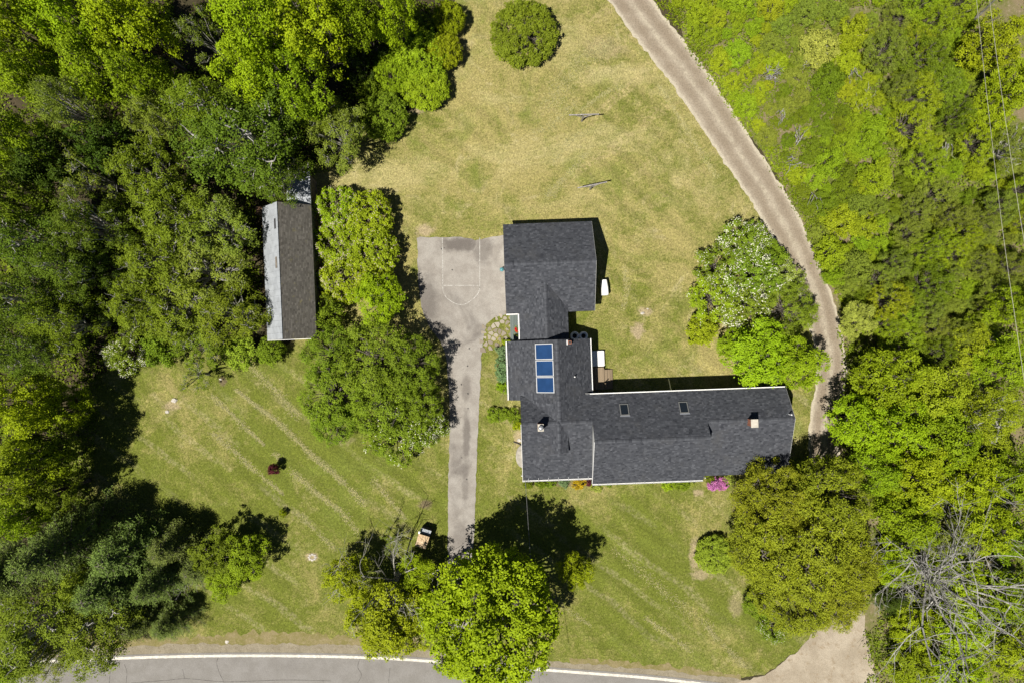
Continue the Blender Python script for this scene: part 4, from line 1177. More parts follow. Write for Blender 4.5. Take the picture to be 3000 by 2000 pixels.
clippings([(0.42, 150, [(690, 1140), (750, 1188), (814, 1236), (877, 1296), (941, 1357), (1005, 1411), (1069, 1478)]),
           (0.50, 130, [(720, 1060), (756, 1092), (830, 1169), (871, 1223)]),
           (0.40, 130, [(622, 1159), (670, 1204), (733, 1265), (823, 1344)]),
           (0.45, 130, [(855, 1379), (928, 1443), (1002, 1500), (1050, 1560)]),
           (0.45, 120, [(618, 1265), (685, 1319), (750, 1381), (830, 1446)]),
           (0.35, 90, [(1094, 1402), (1148, 1472), (1190, 1520)]),
           (0.35, 80, [(870, 1500), (930, 1560), (985, 1610)]),
           (0.40, 110, [(1890, 1806), (1953, 1854), (2026, 1908)]),
           (0.45, 110, [(2070, 1835), (2100, 1870), (2185, 1953)]),
           (0.35, 60, [(1560, 1690), (1640, 1770), (1730, 1830)]),
           (0.70, 70, [(1800, 1610), (1900, 1690), (2000, 1775), (2090, 1840)]),
           (1.5, 170, [(1600, 330), (1660, 240), (1720, 170), (1790, 120)]),
           (0.5, 110, [(1600, 580), (1675, 500), (1723, 446)]),
           (0.45, 100, [(1700, 330), (1760, 280), (1830, 250)]),
           (0.45, 110, [(1930, 250), (1972, 316), (2042, 430), (2100, 520)]),
           (0.5, 90, [(1620, 480), (1660, 420), (1720, 385)]),
           (0.5, 80, [(1830, 780), (1835, 850), (1825, 910)]),
           (0.5, 90, [(1560, 390), (1610, 370), (1690, 300)])], 'pale rows of dry grass clippings lying on the mown lawns')

# dead branches lying in the scrub
for k_, (px, py, lab) in enumerate([(1864, 140, 'grey dead branch under the pale yellow bush'), (1911, 125, 'grey dead branch right of the pale yellow bush'),
        (1959, 155, 'pale dead branch in the upper scrub near the short log'), (1831, 328, 'grey dead branch above the weathered log'), (1827, 375, 'heap of grey branches beside the weathered log'),
        (1871, 452, 'grey dead branch at the track side of the scrub, mid slope'), (2154, 552, 'bare grey branch in the grey green bushes'), (1800, 255, 'dead branch among the dark bushes beside the track'),
        (2180, 330, 'grey dead branches left of the power lines'), (1985, 240, 'bare pale branch in the middle of the upper scrub')]):
    rb = np.random.default_rng(300 + k_); mbd = MB(); x, y = v(px, py, 1.0)
    a0 = rb.uniform(0, 6.28)
    for q in range(6):
        a = a0 + rb.normal() * 0.45; L = rb.uniform(0.7, 1.7); o_ = rb.normal(size=2) * 0.25
        p0 = np.array((x + o_[0], y + o_[1], 0.9)); p1 = p0 + np.array((cos(a) * L, sin(a) * L, rb.uniform(0.2, 0.9)))
        mbd.tube(branch_line(p0, p1, rb, 0.3), np.linspace(0.045, 0.012, 5), 5)
    tag(mbd.build('dead_branch', M['bark_dead']), lab, 'dead branch', 'dead branches lying in the scrub')

# ================================================================== THE HOUSE
HROT = radians(2.1)
def hl(px, py, h=0.0):
    x, y = g(px, py, h)
    return (x * cos(HROT) + y * sin(HROT), -x * sin(HROT) + y * cos(HROT))
def clip_poly(sub, poly):
    n = len(poly)
    for i in range(n):
        a = poly[i]; b = poly[(i + 1) % n]
        out = []
        for k in range(len(sub)):
            p = sub[k]; q = sub[(k + 1) % len(sub)]
            sp = (b[0] - a[0]) * (p[1] - a[1]) - (b[1] - a[1]) * (p[0] - a[0])
            sq = (b[0] - a[0]) * (q[1] - a[1]) - (b[1] - a[1]) * (q[0] - a[0])
            if sp >= 0: out.append(p)
            if sp * sq < 0:
                t = sp / (sp - sq); out.append((p[0] + (q[0] - p[0]) * t, p[1] + (q[1] - p[1]) * t))
        sub = out
        if len(sub) < 3: return []
    return sub
def plane3(p1, p2, p3):
    A = np.array([[p[0], p[1], 1] for p in (p1, p2, p3)]); z = np.array([p[2] for p in (p1, p2, p3)])
    a, b, c = np.linalg.solve(A, z)
    return lambda x, y: a * x + b * y + c, math.hypot(a, b), (a, b)
def ccw(poly):
    n = len(poly)
    ar = sum(poly[i][0] * poly[(i + 1) % n][1] - poly[(i + 1) % n][0] * poly[i][1] for i in range(n))
    return poly if ar > 0 else poly[::-1]
def shingle_field(mb, polys, pl, rng, tab=0.235, expo=0.15, base_tone=0.5):
    hf, pitch, (ga, gb) = pl
    up = np.array((ga, gb)) / pitch; ac = np.array((-up[1], up[0]))
    eh = expo / math.sqrt(1 + pitch * pitch)
    polys = [ccw(p) for p in polys]
    allp = np.array([q for p in polys for q in p])
    s = allp @ up; u = allp @ ac
    s0, s1, u0, u1 = s.min(), s.max(), u.min(), u.max()
    rows = int((s1 - s0) / eh) + 1
    for r in range(rows):
        uu = u0 - rng.random() * tab
        while uu < u1:
            w = tab * rng.choice((0.8, 1.0, 1.0, 1.3))
            a0, a1 = uu + 0.004, uu + w - 0.004
            b0, b1 = s0 + r * eh, s0 + (r + 1) * eh
            rect = [ac * a0 + up * b0, ac * a1 + up * b0, ac * a1 + up * b1, ac * a0 + up * b1]
            rect = ccw([tuple(p) for p in rect])
            tone = min(1, max(0, base_tone - 0.10 + rng.normal() * 0.17 + (0.42 if rng.random() < 0.13 else 0)))
            lift = 0.018 + 0.006 * rng.random()
            for p in polys:
                c = clip_poly(rect, p)
                if len(c) >= 3:
                    zz = [hf(x, y) + (lift if (np.dot((x, y), up) - b0) < eh * 0.5 else 0.006) for x, y in c]
                    n = len(c)
                    vs = [(x, y, z) for (x, y), z in zip(c, zz)] + [(x, y, hf(x, y)) for x, y in c]
                    fs = [tuple(range(n))]
                    for k in range(n):
                        k2 = (k + 1) % n
                        if np.dot(c[k], up) - b0 < eh * 0.5 and np.dot(c[k2], up) - b0 < eh * 0.5:
                            fs.append((k, n + k, n + k2, k2))
                    mb.add(vs, fs, tone)
            uu += w
def ridge_caps(mb, p0, p1, rng, wid=0.15, step=0.15, drop=0.09):
    p0 = np.array(p0, float); p1 = np.array(p1, float); L = np.linalg.norm(p1 - p0); d = (p1 - p0) / L
    sd = np.array((-d[1], d[0], 0)); k = 0.0
    while k < L - 0.02:
        a = p0 + d * k; b = p0 + d * min(L, k + step * 1.05)
        z0 = np.array((0, 0, 0.045)); z1 = np.array((0, 0, 0.025)); dn = np.array((0, 0, -drop))
        vs = [a + z0, b + z1, b + z1 + sd * wid + dn, a + z0 + sd * wid + dn, b + z1 - sd * wid + dn, a + z0 - sd * wid + dn]
        mb.add(vs, [(0, 1, 2, 3), (1, 0, 5, 4), (0, 3, 3 - 3, 5)][:2], min(1, max(0, 0.72 + rng.normal() * 0.2)))
        k += step

house = empty('house', (0, 0, 0), HROT)
tag(house, 'rambling house with dark grey shingle roofs, solar panels and attached garage', 'house')
srng = np.random.default_rng(17)
def roof(planes, ridges=(), parent=house, thick=0.17, smat='shingle', base='deck_base', name='roof', tone=0.5, step=0.15):
    """planes: list of (polys, three points of the plane)"""
    slab = MB(); sh = MB(); rc = MB()
    for polys, pts in planes:
        pl = plane3(*pts)
        for p in polys:
            slab.prism(p, lambda x, y: pl[0](x, y) - thick, lambda x, y: pl[0](x, y))
        shingle_field(sh, polys, pl, srng, base_tone=tone)
    r = slab.build(name, M[base], parent)
    tag(sh.build('shingles', M[smat], r), kind='stuff')
    for a, b in ridges: ridge_caps(rc, a, b, srng)
    if ridges: tag(rc.build('ridge_cap', M[smat], r), kind='stuff')
    return r
def rect(x0, x1, y0, y1): return [(x0, y0), (x1, y0), (x1, y1), (x0, y1)]

NP = [(0, -5.2, 3.4), (10, -5.2, 3.4), (0, -7.2, 3.4 + 0.72 * 2)]      # the long north slope of house and wing
def npz(y): return 3.4 + 0.72 * (-5.2 - y)
WR, ER, XR = -7.5, -9.15, -7.85                                       # ridge lines: west block, east wing, end block
garage_roof = roof([([rect(-0.45, 7.88, 7.0, 11.0)], [(0, 11, 2.5), (5, 11, 2.5), (0, 7, 4.95)]),
      ([rect(-0.45, 7.88, 2.59, 7.0)], [(0, 2.59, 2.5), (5, 2.59, 2.5), (0, 7, 4.95)])], [((-0.45, 7.0, 4.95), (7.88, 7.0, 4.95))])
link_roof = roof([([rect(0.75, 3.25, 0.0, 4.9)], [(0.75, 0, 2.7), (0.75, 4, 2.7), (3.25, 0, 4.05)]),
      ([rect(3.25, 5.33, 0.0, 5.0)], [(5.33, 0, 2.7), (5.33, 4, 2.7), (3.25, 0, 4.05)])], [((3.25, 0.0, 4.05), (3.25, 5.3, 4.05))])
north_roof = roof([([rect(-0.5, 4.05, -5.5, 0.02), [(1.0, -5.5), (4.05, -7.5), (4.05, -5.5)]], [(-0.5, 0, 2.5), (-0.5, -5, 2.5), (4.05, 0, 5.1)]),
      ([rect(4.05, 7.3, -5.2, 0.02), [(4.05, -5.2), (4.05, -7.45), (6.6, -5.2)]], [(7.3, 0, 2.7), (7.3, -5, 2.7), (4.05, 0, 5.1)])], [((4.05, 0.02, 5.1), (4.05, -7.5, 5.1))])
west_roof = roof([([rect(0.57, 7.0, WR, -5.12)], NP),
      ([rect(0.55, 7.0, -13.0, WR)], [(0, WR, npz(WR)), (5, WR, npz(WR)), (0, -13.0, 2.9)])], [((0.57, WR, npz(WR)), (7.0, WR, npz(WR)))], tone=0.5)
east_roof = roof([([rect(7.0, 17.3, ER, -5.2)], NP),
      ([rect(7.0, 17.3, -13.5, ER)], [(0, ER, npz(ER)), (5, ER, npz(ER)), (0, -13.5, 3.2)])], [((7.0, ER, npz(ER)), (17.3, ER, npz(ER)))])
end_roof = roof([([rect(17.3, 25.2, XR, -5.2)], NP),
      ([rect(17.3, 25.2, -13.15, XR)], [(0, XR, npz(XR)), (5, XR, npz(XR)), (0, -13.15, 3.0)])], [((17.3, XR, npz(XR)), (25.2, XR, npz(XR)))])
# strip of the north slope reaching over the north block's eave
dormer = roof([([rect(3.15, 3.95, -10.28, -7.3)], [(3.15, -8, 4.62), (3.15, -9, 4.62), (3.95, -8, 5.12)]),
      ([rect(3.95, 4.78, -10.28, -7.3)], [(4.78, -8, 4.60), (4.78, -9, 4.60), (3.95, -8, 5.12)])], [((3.95, -7.4, 5.12), (3.95, -10.28, 5.12))], name='dormer_roof')
MB().prism([(3.25, -10.2), (4.68, -10.2), (4.68, -7.6), (3.25, -7.6)], 3.2, 4.50).build('dormer_wall', M['siding'], house)

def gable_wall(axis, a0, a1, t0, tr, t1, h0, hr, h1, mat='siding', parent=house, sink=0.19, z0=0.0):
    prof = [(t0, z0), (t0, h0 - sink), (tr, hr - sink), (t1, h1 - sink), (t1, z0)]
    vs = []
    for a in (a0, a1):
        for t, z in prof: vs.append((a, t, z) if axis == 'x' else (t, a, z))
    n = 5
    fs = [tuple(range(n)), tuple(range(2 * n - 1, n - 1, -1))] + [(i, n + i, n + (i + 1) % n, (i + 1) % n) for i in range(n)]
    mb = MB().add(vs, fs)
    o = mb.build('wall', M[mat], parent)
    return o
gable_wall('x', -0.3, 7.72, 2.85, 7.0, 10.75, 2.64, 4.93, 2.64)
gable_wall('y', 0.12, 2.83, 1.75, 3.25, 5.05, 3.20, 4.03, 2.87)
gable_wall('y', -5.35, -0.12, -0.25, 4.05, 7.05, 2.62, 5.08, 2.85)
gable_wall('x', 0.75, 6.94, -12.75, WR, -5.42, 2.99, npz(WR), 3.54)
gable_wall('x', 7.02, 17.26, -13.22, ER, -5.44, 3.37, npz(ER), 3.56)
gable_wall('x', 17.28, 25.0, -12.88, XR, -5.46, 3.10, npz(XR), 3.58)

# white rakes, fascias and gutters
def gutter(p0, p1, z, parent, brackets=0, w=0.11, dep=0.11, side=1):
    """open gutter along an eave, local coordinates"""
    mb = MB(); p0 = np.array(p0, float); p1 = np.array(p1, float); d = (p1 - p0) / np.linalg.norm(p1 - p0); n = np.array((-d[1], d[0])) * side
    def slab(o0, o1, za, zb):
        q = [p0 + n * o0, p1 + n * o0, p1 + n * o1, p0 + n * o1]
        mb.prism([tuple(t) for t in q], za, zb)
    slab(0.0, w, z - dep, z - dep + 0.012)
    slab(0.0, 0.012, z - dep + 0.012, z)
    slab(w - 0.016, w, z - dep + 0.012, z + 0.004)
    o = mb.build('gutter', M['white'], parent)
    if brackets:
        L = np.linalg.norm(p1 - p0)
        b = MB()
        for k in range(brackets):
            c = p0 + d * L * (k + 0.6) / brackets
            q = [c + n * (w + 0.01), c + n * (w + 0.01) + d * 0.03, c - n * 0.22 + d * 0.03, c - n * 0.22]
            zz = [z + 0.012, z + 0.012, z + 0.15, z + 0.15]
            b.prism([tuple(t) for t in q], z + 0.006, lambda x, y: z + 0.02 + 0.13 * max(0.0, -np.dot(np.array((x, y)) - c, n) / 0.22))
        b.build('gutter_bracket', M['alu'], parent)
    return o
gutter((6.62, -5.19), (25.2, -5.19), 3.34, east_roof, 0, 0.13)
gutter((0.5, -13.01), (7.0, -13.01), 2.86, west_roof, 7, side=-1, w=0.12)
gutter((7.0, -13.51), (17.3, -13.51), 3.16, east_roof, 12, side=-1, w=0.12)
gutter((-0.51, -5.5), (-0.51, 0.02), 2.44, north_roof, 0, side=1, w=0.12)
gutter((7.31, 0.02), (7.31, -5.1), 2.64, north_roof, 0, side=1, w=0.12)
gutter((0.74, 0.05), (0.74, 2.55), 2.64, link_roof, 0, side=1, w=0.12)
gutter((-0.45, 2.58), (0.75, 2.58), 2.44, garage_roof, 0, side=-1, w=0.12)
def rake(p0, p1, parent, off=0.02, side=(0, 0), dep=0.22, mat='white', over=0.03):
    """board under a sloping roof edge"""
    mb = MB(); (x0, y0, z0), (x1, y1, z1) = p0, p1
    a, b = side
    vs = []
    for x, y, z in (p0, p1):
        vs += [(x, y, z - dep), (x + a * off, y + b * off, z - dep), (x + a * off, y + b * off, z + over), (x, y, z + over)]
    fs = [(0, 1, 2, 3), (7, 6, 5, 4), (0, 4, 5, 1), (1, 5, 6, 2), (2, 6, 7, 3), (3, 7, 4, 0)]
    return mb.add(vs, fs).build('rake_board', M[mat], parent)
rake((6.985, ER, npz(ER) - 0.01), (6.985, -13.5, 3.19), east_roof, 0.03, (-1, 0), 0.30)
rake((7.885, 7.0, 4.94), (7.885, 2.59, 2.49), garage_roof, 0.02, (1, 0), 0.2, 'siding', -0.005)
rake((7.885, 7.0, 4.94), (7.885, 11.0, 2.49), garage_roof, 0.02, (1, 0), 0.2, 'siding', -0.005)
rake((25.205, XR, npz(XR)), (25.205, -5.2, 3.39), end_roof, 0.02, (1, 0), 0.2, 'siding', -0.005)
rake((25.205, XR, npz(XR)), (25.205, -13.15, 2.99), end_roof, 0.02, (1, 0), 0.2, 'siding', -0.005)
rake((0.545, WR, npz(WR)), (0.545, -13.0, 2.89), west_roof, 0.03, (-1, 0), 0.2, 'white', -0.005)

# doors and windows on the walls (seen only from the side)
def wall_window(x, y, z, w, h, face):
    dx, dy = face
    e = MB()
    if dx:
        f = MB().box(min(x, x + dx * 0.06), max(x, x + dx * 0.06), y - w / 2, y + w / 2, z, z + h).build('window', M['white'], house)
        MB().box(min(x + dx * 0.055, x + dx * 0.075), max(x + dx * 0.055, x + dx * 0.075), y - w / 2 + 0.08, y + w / 2 - 0.08, z + 0.08, z + h - 0.08).build('pane', M['glass'], f)
    else:
        f = MB().box(x - w / 2, x + w / 2, min(y, y + dy * 0.06), max(y, y + dy * 0.06), z, z + h).build('window', M['white'], house)
        MB().box(x - w / 2 + 0.08, x + w / 2 - 0.08, min(y + dy * 0.055, y + dy * 0.075), max(y + dy * 0.055, y + dy * 0.075), z + 0.08, z + h - 0.08).build('pane', M['glass'], f)
for x in (2.0, 3.8, 5.6, 9.0, 11.0, 13.0, 15.2): wall_window(x, -12.74 if x < 7 else -13.21, 0.9, 0.9, 1.3, (0, -1))
for x in (19.0, 21.5, 23.6): wall_window(x, -12.87, 0.9, 0.9, 1.3, (0, -1))
for x in (10.5, 13.5, 16.5, 20, 23): wall_window(x, -5.43, 1.0, 0.9, 1.2, (0, 1))
for y in (-8.0, -11.0): wall_window(25.0, y, 1.0, 0.9, 1.3, (1, 0))
for y in (-1.5, -3.6): wall_window(-0.25, y, 0.9, 1.0, 1.2, (-1, 0))
wall_window(7.72, 8.4, 1.2, 0.9, 1.0, (1, 0))
for y in (4.4, 8.9):
    d = MB().box(-0.36, -0.30, y - 1.35, y + 1.35, 0.02, 2.2).build('garage_door', M['white'], house)
    for k in range(4): MB().box(-0.39, -0.355, y - 1.28, y + 1.28, 0.07 + k * 0.53, 0.54 + k * 0.53).build('panel', M['white_metal'], d)
MB().box(1.70, 1.76, 0.9, 1.8, 0.32, 2.3).build('door', M['white'], house)
MB().box(7.04, 7.10, -4.2, -3.3, 0.62, 2.5).build('door', M['white'], house)

# solar collectors on the west slope of the north block
def on_plane(pl, x0, x1, y0, y1, lo, hi):
    hf = pl[0]
    return MB().prism([(x0, y0), (x1, y0), (x1, y1), (x0, y1)], lambda x, y: hf(x, y) + lo, lambda x, y: hf(x, y) + hi)
PLN = plane3((-0.5, 0, 2.5), (-0.5, -5, 2.5), (4.05, 0, 5.1))
PLNP = plane3(*NP)
def framed(name, pl, x0, x1, y0, y1, fw, fmat, gmat, lo, hi, glass_hi, parent=house):
    f = MB(); hf = pl[0]
    for a in (rect(x0, x1, y0, y0 + fw), rect(x0, x1, y1 - fw, y1), rect(x0, x0 + fw, y0 + fw, y1 - fw), rect(x1 - fw, x1, y0 + fw, y1 - fw)):
        f.prism(a, lambda x, y: hf(x, y) + lo, lambda x, y: hf(x, y) + hi)
    o = f.build(name, M[fmat], parent)
    on_plane(pl, x0 + fw, x1 - fw, y0 + fw, y1 - fw, lo, glass_hi).build('glass', M[gmat], o)
    return o
for k in range(3):
    framed('solar_panel', PLN, 2.08, 3.66, -1.75 - k * 1.51, -0.30 - k * 1.51, 0.07, 'alu', 'solar', 0.03, 0.17, 0.145)
for x0 in (9.60, 15.02):
    sk = framed('skylight', PLNP, x0, x0 + 0.80, -7.02, -6.06, 0.065, 'sky_frame', 'glass', 0.02, 0.13, 0.07)
    on_plane(PLNP, x0 - 0.05, x0 + 0.85, -7.14, -7.03, 0.02, 0.10).build('flashing', M['steel'], sk)
# chimneys
def chimney(x0, x1, y0, y1, zb, zt, cap):
    c = MB()
    n = int((zt - zb) / 0.085)
    for i in range(n):
        z = zb + (zt - zb) * i / n
        j = 0.006 if i % 2 else 0.0
        c.box(x0 - j, x1 + j, y0 - j, y1 + j, z, z + (zt - zb) / n - 0.0, 0.5)
    o = c.build('chimney', M['brick'], house)
    MB().box(x0 - 0.10, x1 + 0.10, y0 - 0.12, y1 + 0.08, zb - 0.0, zb + 0.62).build('flashing', M['alu'], o) if False else None
    if cap == 'slab':
        bevel(MB().box(x0 - 0.07, x1 + 0.07, y0 - 0.07, y1 + 0.07, zt, zt + 0.12).build('cap', M['concrete'], o), 0.02)
    else:
        MB().box(x0 - 0.03, x1 + 0.03, y0 - 0.03, y1 + 0.03, zt, zt + 0.05).build('crown', M['concrete'], o)
        MB().lathe([(0.16, 0.05), (0.16, 0.26), (0.23, 0.27), (0.20, 0.33), (0.05, 0.40)], 20, ((x0 + x1) / 2, (y0 + y1) / 2, zt)).build('cowl', M['steel'], o, True)
    return o
chimney(2.03, 2.50, -8.0, -7.42, 4.4, 6.15, 'cowl')
chimney(20.92, 21.42, -8.30, -7.70, 4.7, 6.25, 'slab')
chimney(5.08, 5.40, -0.42, -0.12, 3.6, 4.75, 'none') if False else None
cc = MB().box(5.08, 5.40, -0.42, -0.12, 3.8, 4.62).build('chimney', M['brick'], house)
MB().box(5.14, 5.34, -0.36, -0.18, 4.62, 4.66).build('flue', M['black'], cc)
MB().box(4.9, 5.07, -0.5, -0.05, 4.15, 4.44).build('flashing', M['alu'], cc)
for x, y, z in ((5.60, -3.42, 3.7), (24.75, -7.45, 4.9)):
    MB().tube([(x, y, z), (x, y, z + 0.75)], 0.055, 10).build('vent_pipe', M['white_metal'], house)
# snow bar on the west eave, attic ventilation line
MB().box(0.78, 0.83, -12.9, -10.3, 3.35, 3.40).build('roof_cable', M['black'], house) if False else None
dsp = MB()
dsp.tube([(17.6, -13.4, 2.8), (17.6, -13.2, 0.3)], 0.04, 8)
dsp.build('downspout', M['white'], house)
MB().tube([(0.46, -12.6, 2.7), (0.62, -12.55, 0.2)], 0.045, 8).build('downspout', M['white'], house)
MB().tube([(14.7, -5.25, 3.2), (14.8, -4.95, 2.2), (15.1, -4.2, 0.25)], 0.05, 8).build('downspout', M['alu'], house)
xs, ys = hl(1509, 1297, 0.1)
MB().tube([(xs - 0.15, ys + 0.12, 0.08), (xs + 0.2, ys, 0.1), (xs + 0.75, ys - 0.3, 0.15)], 0.055, 8).build('drain_hose', M['black'], house)

# ---- porch boards, deck, bulkhead
def hx(name, label, cat, group=None):
    e = empty(name, (0, 0, 0), HROT); return tag(e, label, cat, group)
porch = hx('porch', 'small porch of grey green painted boards between garage and house', 'porch')
MB().box(-0.12, 1.72, 0.02, 2.82, 0.03, 0.22).build('base', M['deck_base'], porch)
bm0 = MB().box(0, 0.142, -2.78 / 2, 2.78 / 2, 0, 0.05)
for k in range(12):
    me = mesh('board', bm0.v, bm0.f, M['green_board'], [random.random()] * 6)
    obj('board', me, porch, (-0.12 + k * 0.153, 1.42, 0.222))
deck = hx('wooden_deck', 'weathered wooden back steps and landing beside the house', 'deck')
def boards(x0, x1, y0, y1, z, n, name='board', th=0.045):
    w = (x1 - x0) / n
    for k in range(n):
        b = MB().box(0, w - 0.012, 0, y1 - y0, 0, th, random.random())
        obj(name, mesh(name, b.v, b.f, M['wood_grey'], b.t), deck, (x0 + k * w, y0, z))
boards(7.35, 8.80, -4.95, -2.80, 0.56, 10)
boards(8.83, 9.12, -4.95, -3.05, 0.40, 2, 'step_board')
boards(9.14, 9.41, -4.95, -3.05, 0.26, 2, 'step_board')
boards(9.43, 9.68, -4.95, -3.05, 0.12, 2, 'step_board')
f = MB()
f.box(7.36, 8.78, -4.92, -2.83, 0.03, 0.555); f.box(8.84, 9.10, -4.92, -3.08, 0.03, 0.395); f.box(9.15, 9.40, -4.92, -3.08, 0.03, 0.255); f.box(9.44, 9.66, -4.92, -3.08, 0.03, 0.115)
f.build('frame', M['barn_wall'], deck)
MB().box(8.74, 8.81, -4.36, -4.29, 0.60, 1.55).build('post', M['wood_grey'], deck)
MB().box(8.74, 8.81, -3.0, -2.93, 0.60, 0.75).build('post', M['wood_grey'], deck)
bulk = hx('cellar_bulkhead', 'white metal cellar bulkhead against the back wall', 'bulkhead')
b = MB().prism([(7.1, -2.70), (8.84, -2.70), (8.84, -1.20), (7.1, -1.20)], 0.02, lambda x, y: 0.62 - (x - 7.1) * 0.10)
b.build('body', M['white_metal'], bulk)
for y0, y1 in ((-2.66, -1.965), (-1.945, -1.24)):
    MB().prism([(7.16, y0), (8.88, y0), (8.88, y1), (7.16, y1)], lambda x, y: 0.625 - (x - 7.1) * 0.10, lambda x, y: 0.655 - (x - 7.1) * 0.10).build('door_leaf', M['white_metal'], bulk)

# ---- things around the house
def tank():
    e = empty('oil_tank', (*g(1771, 843, 0.7), 0), HROT + radians(3)); tag(e, 'white rounded fuel tank on legs beside the garage', 'tank')
    hw, hl_, z0, z1 = 0.36, 0.74, 0.18, 1.05
    prof = []
    mb = MB()
    rings = []
    for y, s in ((-hl_, 0.86), (-hl_ + 0.05, 0.97), (0, 1.0), (hl_ - 0.05, 0.80), (hl_, 0.70)):
        ring = []
        for k in range(20):
            a = 2 * pi * k / 20
            cx, cz = cos(a), sin(a)
            rx = abs(cx) ** 0.5 * (1 if cx > 0 else -1); rz = abs(cz) ** 0.6 * (1 if cz > 0 else -1)
            ring.append((rx * hw * s, y, (z0 + z1) / 2 + rz * (z1 - z0) / 2))
        rings.append(ring)
    vs = [p for r in rings for p in r]; fs = []
    for i in range(len(rings) - 1):
        for k in range(20):
            fs.append((i * 20 + k, i * 20 + (k + 1) % 20, (i + 1) * 20 + (k + 1) % 20, (i + 1) * 20 + k))
    fs += [tuple(range(20)), tuple(80 + k for k in range(19, -1, -1))]
    mb.add(vs, fs).build('shell', M['white_metal'], e, True)
    for sx in (-0.22, 0.22):
        for sy in (-0.5, 0.5): MB().box(sx - 0.03, sx + 0.03, sy - 0.03, sy + 0.03, 0.0, 0.24).build('leg', M['black'], e)
    MB().tube([(-0.3, -0.75, 0.5), (-0.45, -0.95, 0.3), (-0.5, -1.0, 0.02)], 0.02, 6).build('fuel_line', M['black'], e)
tank()
for px, lab in ((1684, 'pale ring shaped tub nearer the house link'), (1710, 'pale ring shaped tub nearer the open lawn')):
    e = empty('round_tub', (*g(px, 984, 0.6), 0)); tag(e, lab, 'tub', 'round tubs behind the house')
    MB().lathe([(0.36, 0.0), (0.43, 0.15), (0.44, 0.40), (0.42, 0.55), (0.36, 0.62), (0.27, 0.60), (0.235, 0.54), (0.235, 0.16)], 28).build('rim', M['tub'], e, True)
    MB().lathe([(0.225, 0.17), (0.225, 0.20)], 24).build('soil', M['black'], e)
e = empty('bucket', (*g(1470, 790, 0.5), 0)); tag(e, 'teal plastic bin standing against the garage front', 'bin')
MB().lathe([(0.15, 0.0), (0.185, 0.55), (0.195, 0.56), (0.195, 0.60), (0.03, 0.63)], 20).build('body', M['teal'], e, True)
MB().box(0.02, 0.10, -0.03, 0.03, 0.62, 0.66).build('handle', M['black'], e)
e = empty('hanging_basket', (*g(1514, 966, 1.6), 0)); tag(e, 'red geraniums in a hanging basket at the porch eave', 'flowers')
MB().lathe([(0.08, 1.45), (0.16, 1.62), (0.17, 1.66)], 14).build('pot', M['black'], e)
rg = np.random.default_rng(4)
Cf = rg.normal(size=(160, 3)) * (0.15, 0.20, 0.08) + (0, 0, 1.75)
obj('leaves', leaf_mesh('basket_leaves', Cf, rg.normal(size=Cf.shape) + (0, 0, 1), 0.11, 0.08, rg.random(160), M['leaf'], rg), e, color=TINT['green'])
Cf = np.concatenate([rg.normal(size=(30, 3)) * 0.05 + c for c in ((-0.10, 0.14, 1.86), (-0.07, -0.02, 1.88), (-0.02, -0.14, 1.86), (-0.12, 0.08, 1.84))])
obj('bloom', leaf_mesh('basket_bloom', Cf, rg.normal(size=Cf.shape) + (0, 0, 1.5), 0.09, 0.08, rg.random(len(Cf)), M['red_flower'], rg), e)
MB().tube([(0, 0, 1.66), (0.12, 0.0, 2.5)], 0.008, 5).build('hanger', M['black'], e)
e = empty('hose_reel', (*g(1750, 1151, 0.4), 0)); tag(e, 'coiled garden hose at the wing wall', 'hose')
for k in range(3):
    MB().tube([((0.20 - 0.02 * k) * cos(t), (0.20 - 0.02 * k) * sin(t), 0.03 + 0.045 * k) for t in np.linspace(0, 2 * pi, 20)], 0.022, 6).build('coil', M['concrete'], e)

# half round landing and stones at the west wall
xs, ys = g(1530, 1335)
pts = [(xs + 0.05 - 0.95 * cos(t) * 0.72, ys + 1.12 * sin(t)) for t in np.linspace(-pi / 2, pi / 2, 18)] + [(xs + 0.6, ys + 1.12), (xs + 0.6, ys - 1.12)]
tag(bevel(MB().prism(pts, 0.0, 0.16).build('stone_landing', M['old_concrete']), 0.03), 'half round pale concrete doorstep at the west wall', 'doorstep')
def rock(px, py, r, label, h=None):
    x, y = g(px, py); rr = np.random.default_rng(int(px * 7 + py))
    prof = []
    vs = []; fs = []
    n = 9; hh = h or r * 0.6
    for j, (f_, z) in enumerate(((1.0, 0.0), (1.05, 0.4), (0.75, 0.85), (0.3, 1.0))):
        for k in range(n):
            a = 2 * pi * k / n; q = r * f_ * rr.uniform(0.8, 1.2)
            vs.append((x + q * cos(a), y + q * 0.75 * sin(a), z * hh * rr.uniform(0.85, 1.15)))
    for j in range(3):
        for k in range(n): fs.append((j * n + k, j * n + (k + 1) % n, (j + 1) * n + (k + 1) % n, (j + 1) * n + k))
    fs.append(tuple(3 * n + k for k in range(n)))
    return tag(MB().add(vs, fs).build('rock', M['rock']), label, 'rock', 'rocks lying on the lawns')
rock(1521, 1289, 0.22, 'pale rock at the west wall above the doorstep')
rock(511, 1172, 0.30, 'pale rock at the upper end of the bare patch on the lower lawn')
rock(490, 1205, 0.20, 'small pale rock at the lower end of the bare patch on the lower lawn')
rock(1882, 918, 0.18, 'white rock on the bare patch east of the garage')
rock(1897, 905, 0.10, 'small white stone beside the white rock east of the garage')
rock(646, 1110, 0.12, 'small rock in the dug spot at the top of the lower lawn')
rock(665, 1879, 0.20, 'brownish flat stone on the road verge', 0.05)
rs2 = np.random.default_rng(8)
for k in range(8):
    a = 2 * pi * k / 8
    rock(915 + 9.5 * cos(a), 1631 - 8 * sin(a), 0.13, 'pale stone at the %s of the small stone ring on the lower lawn' % ('right', 'upper right', 'top', 'upper left', 'left', 'lower left', 'bottom', 'lower right')[k])

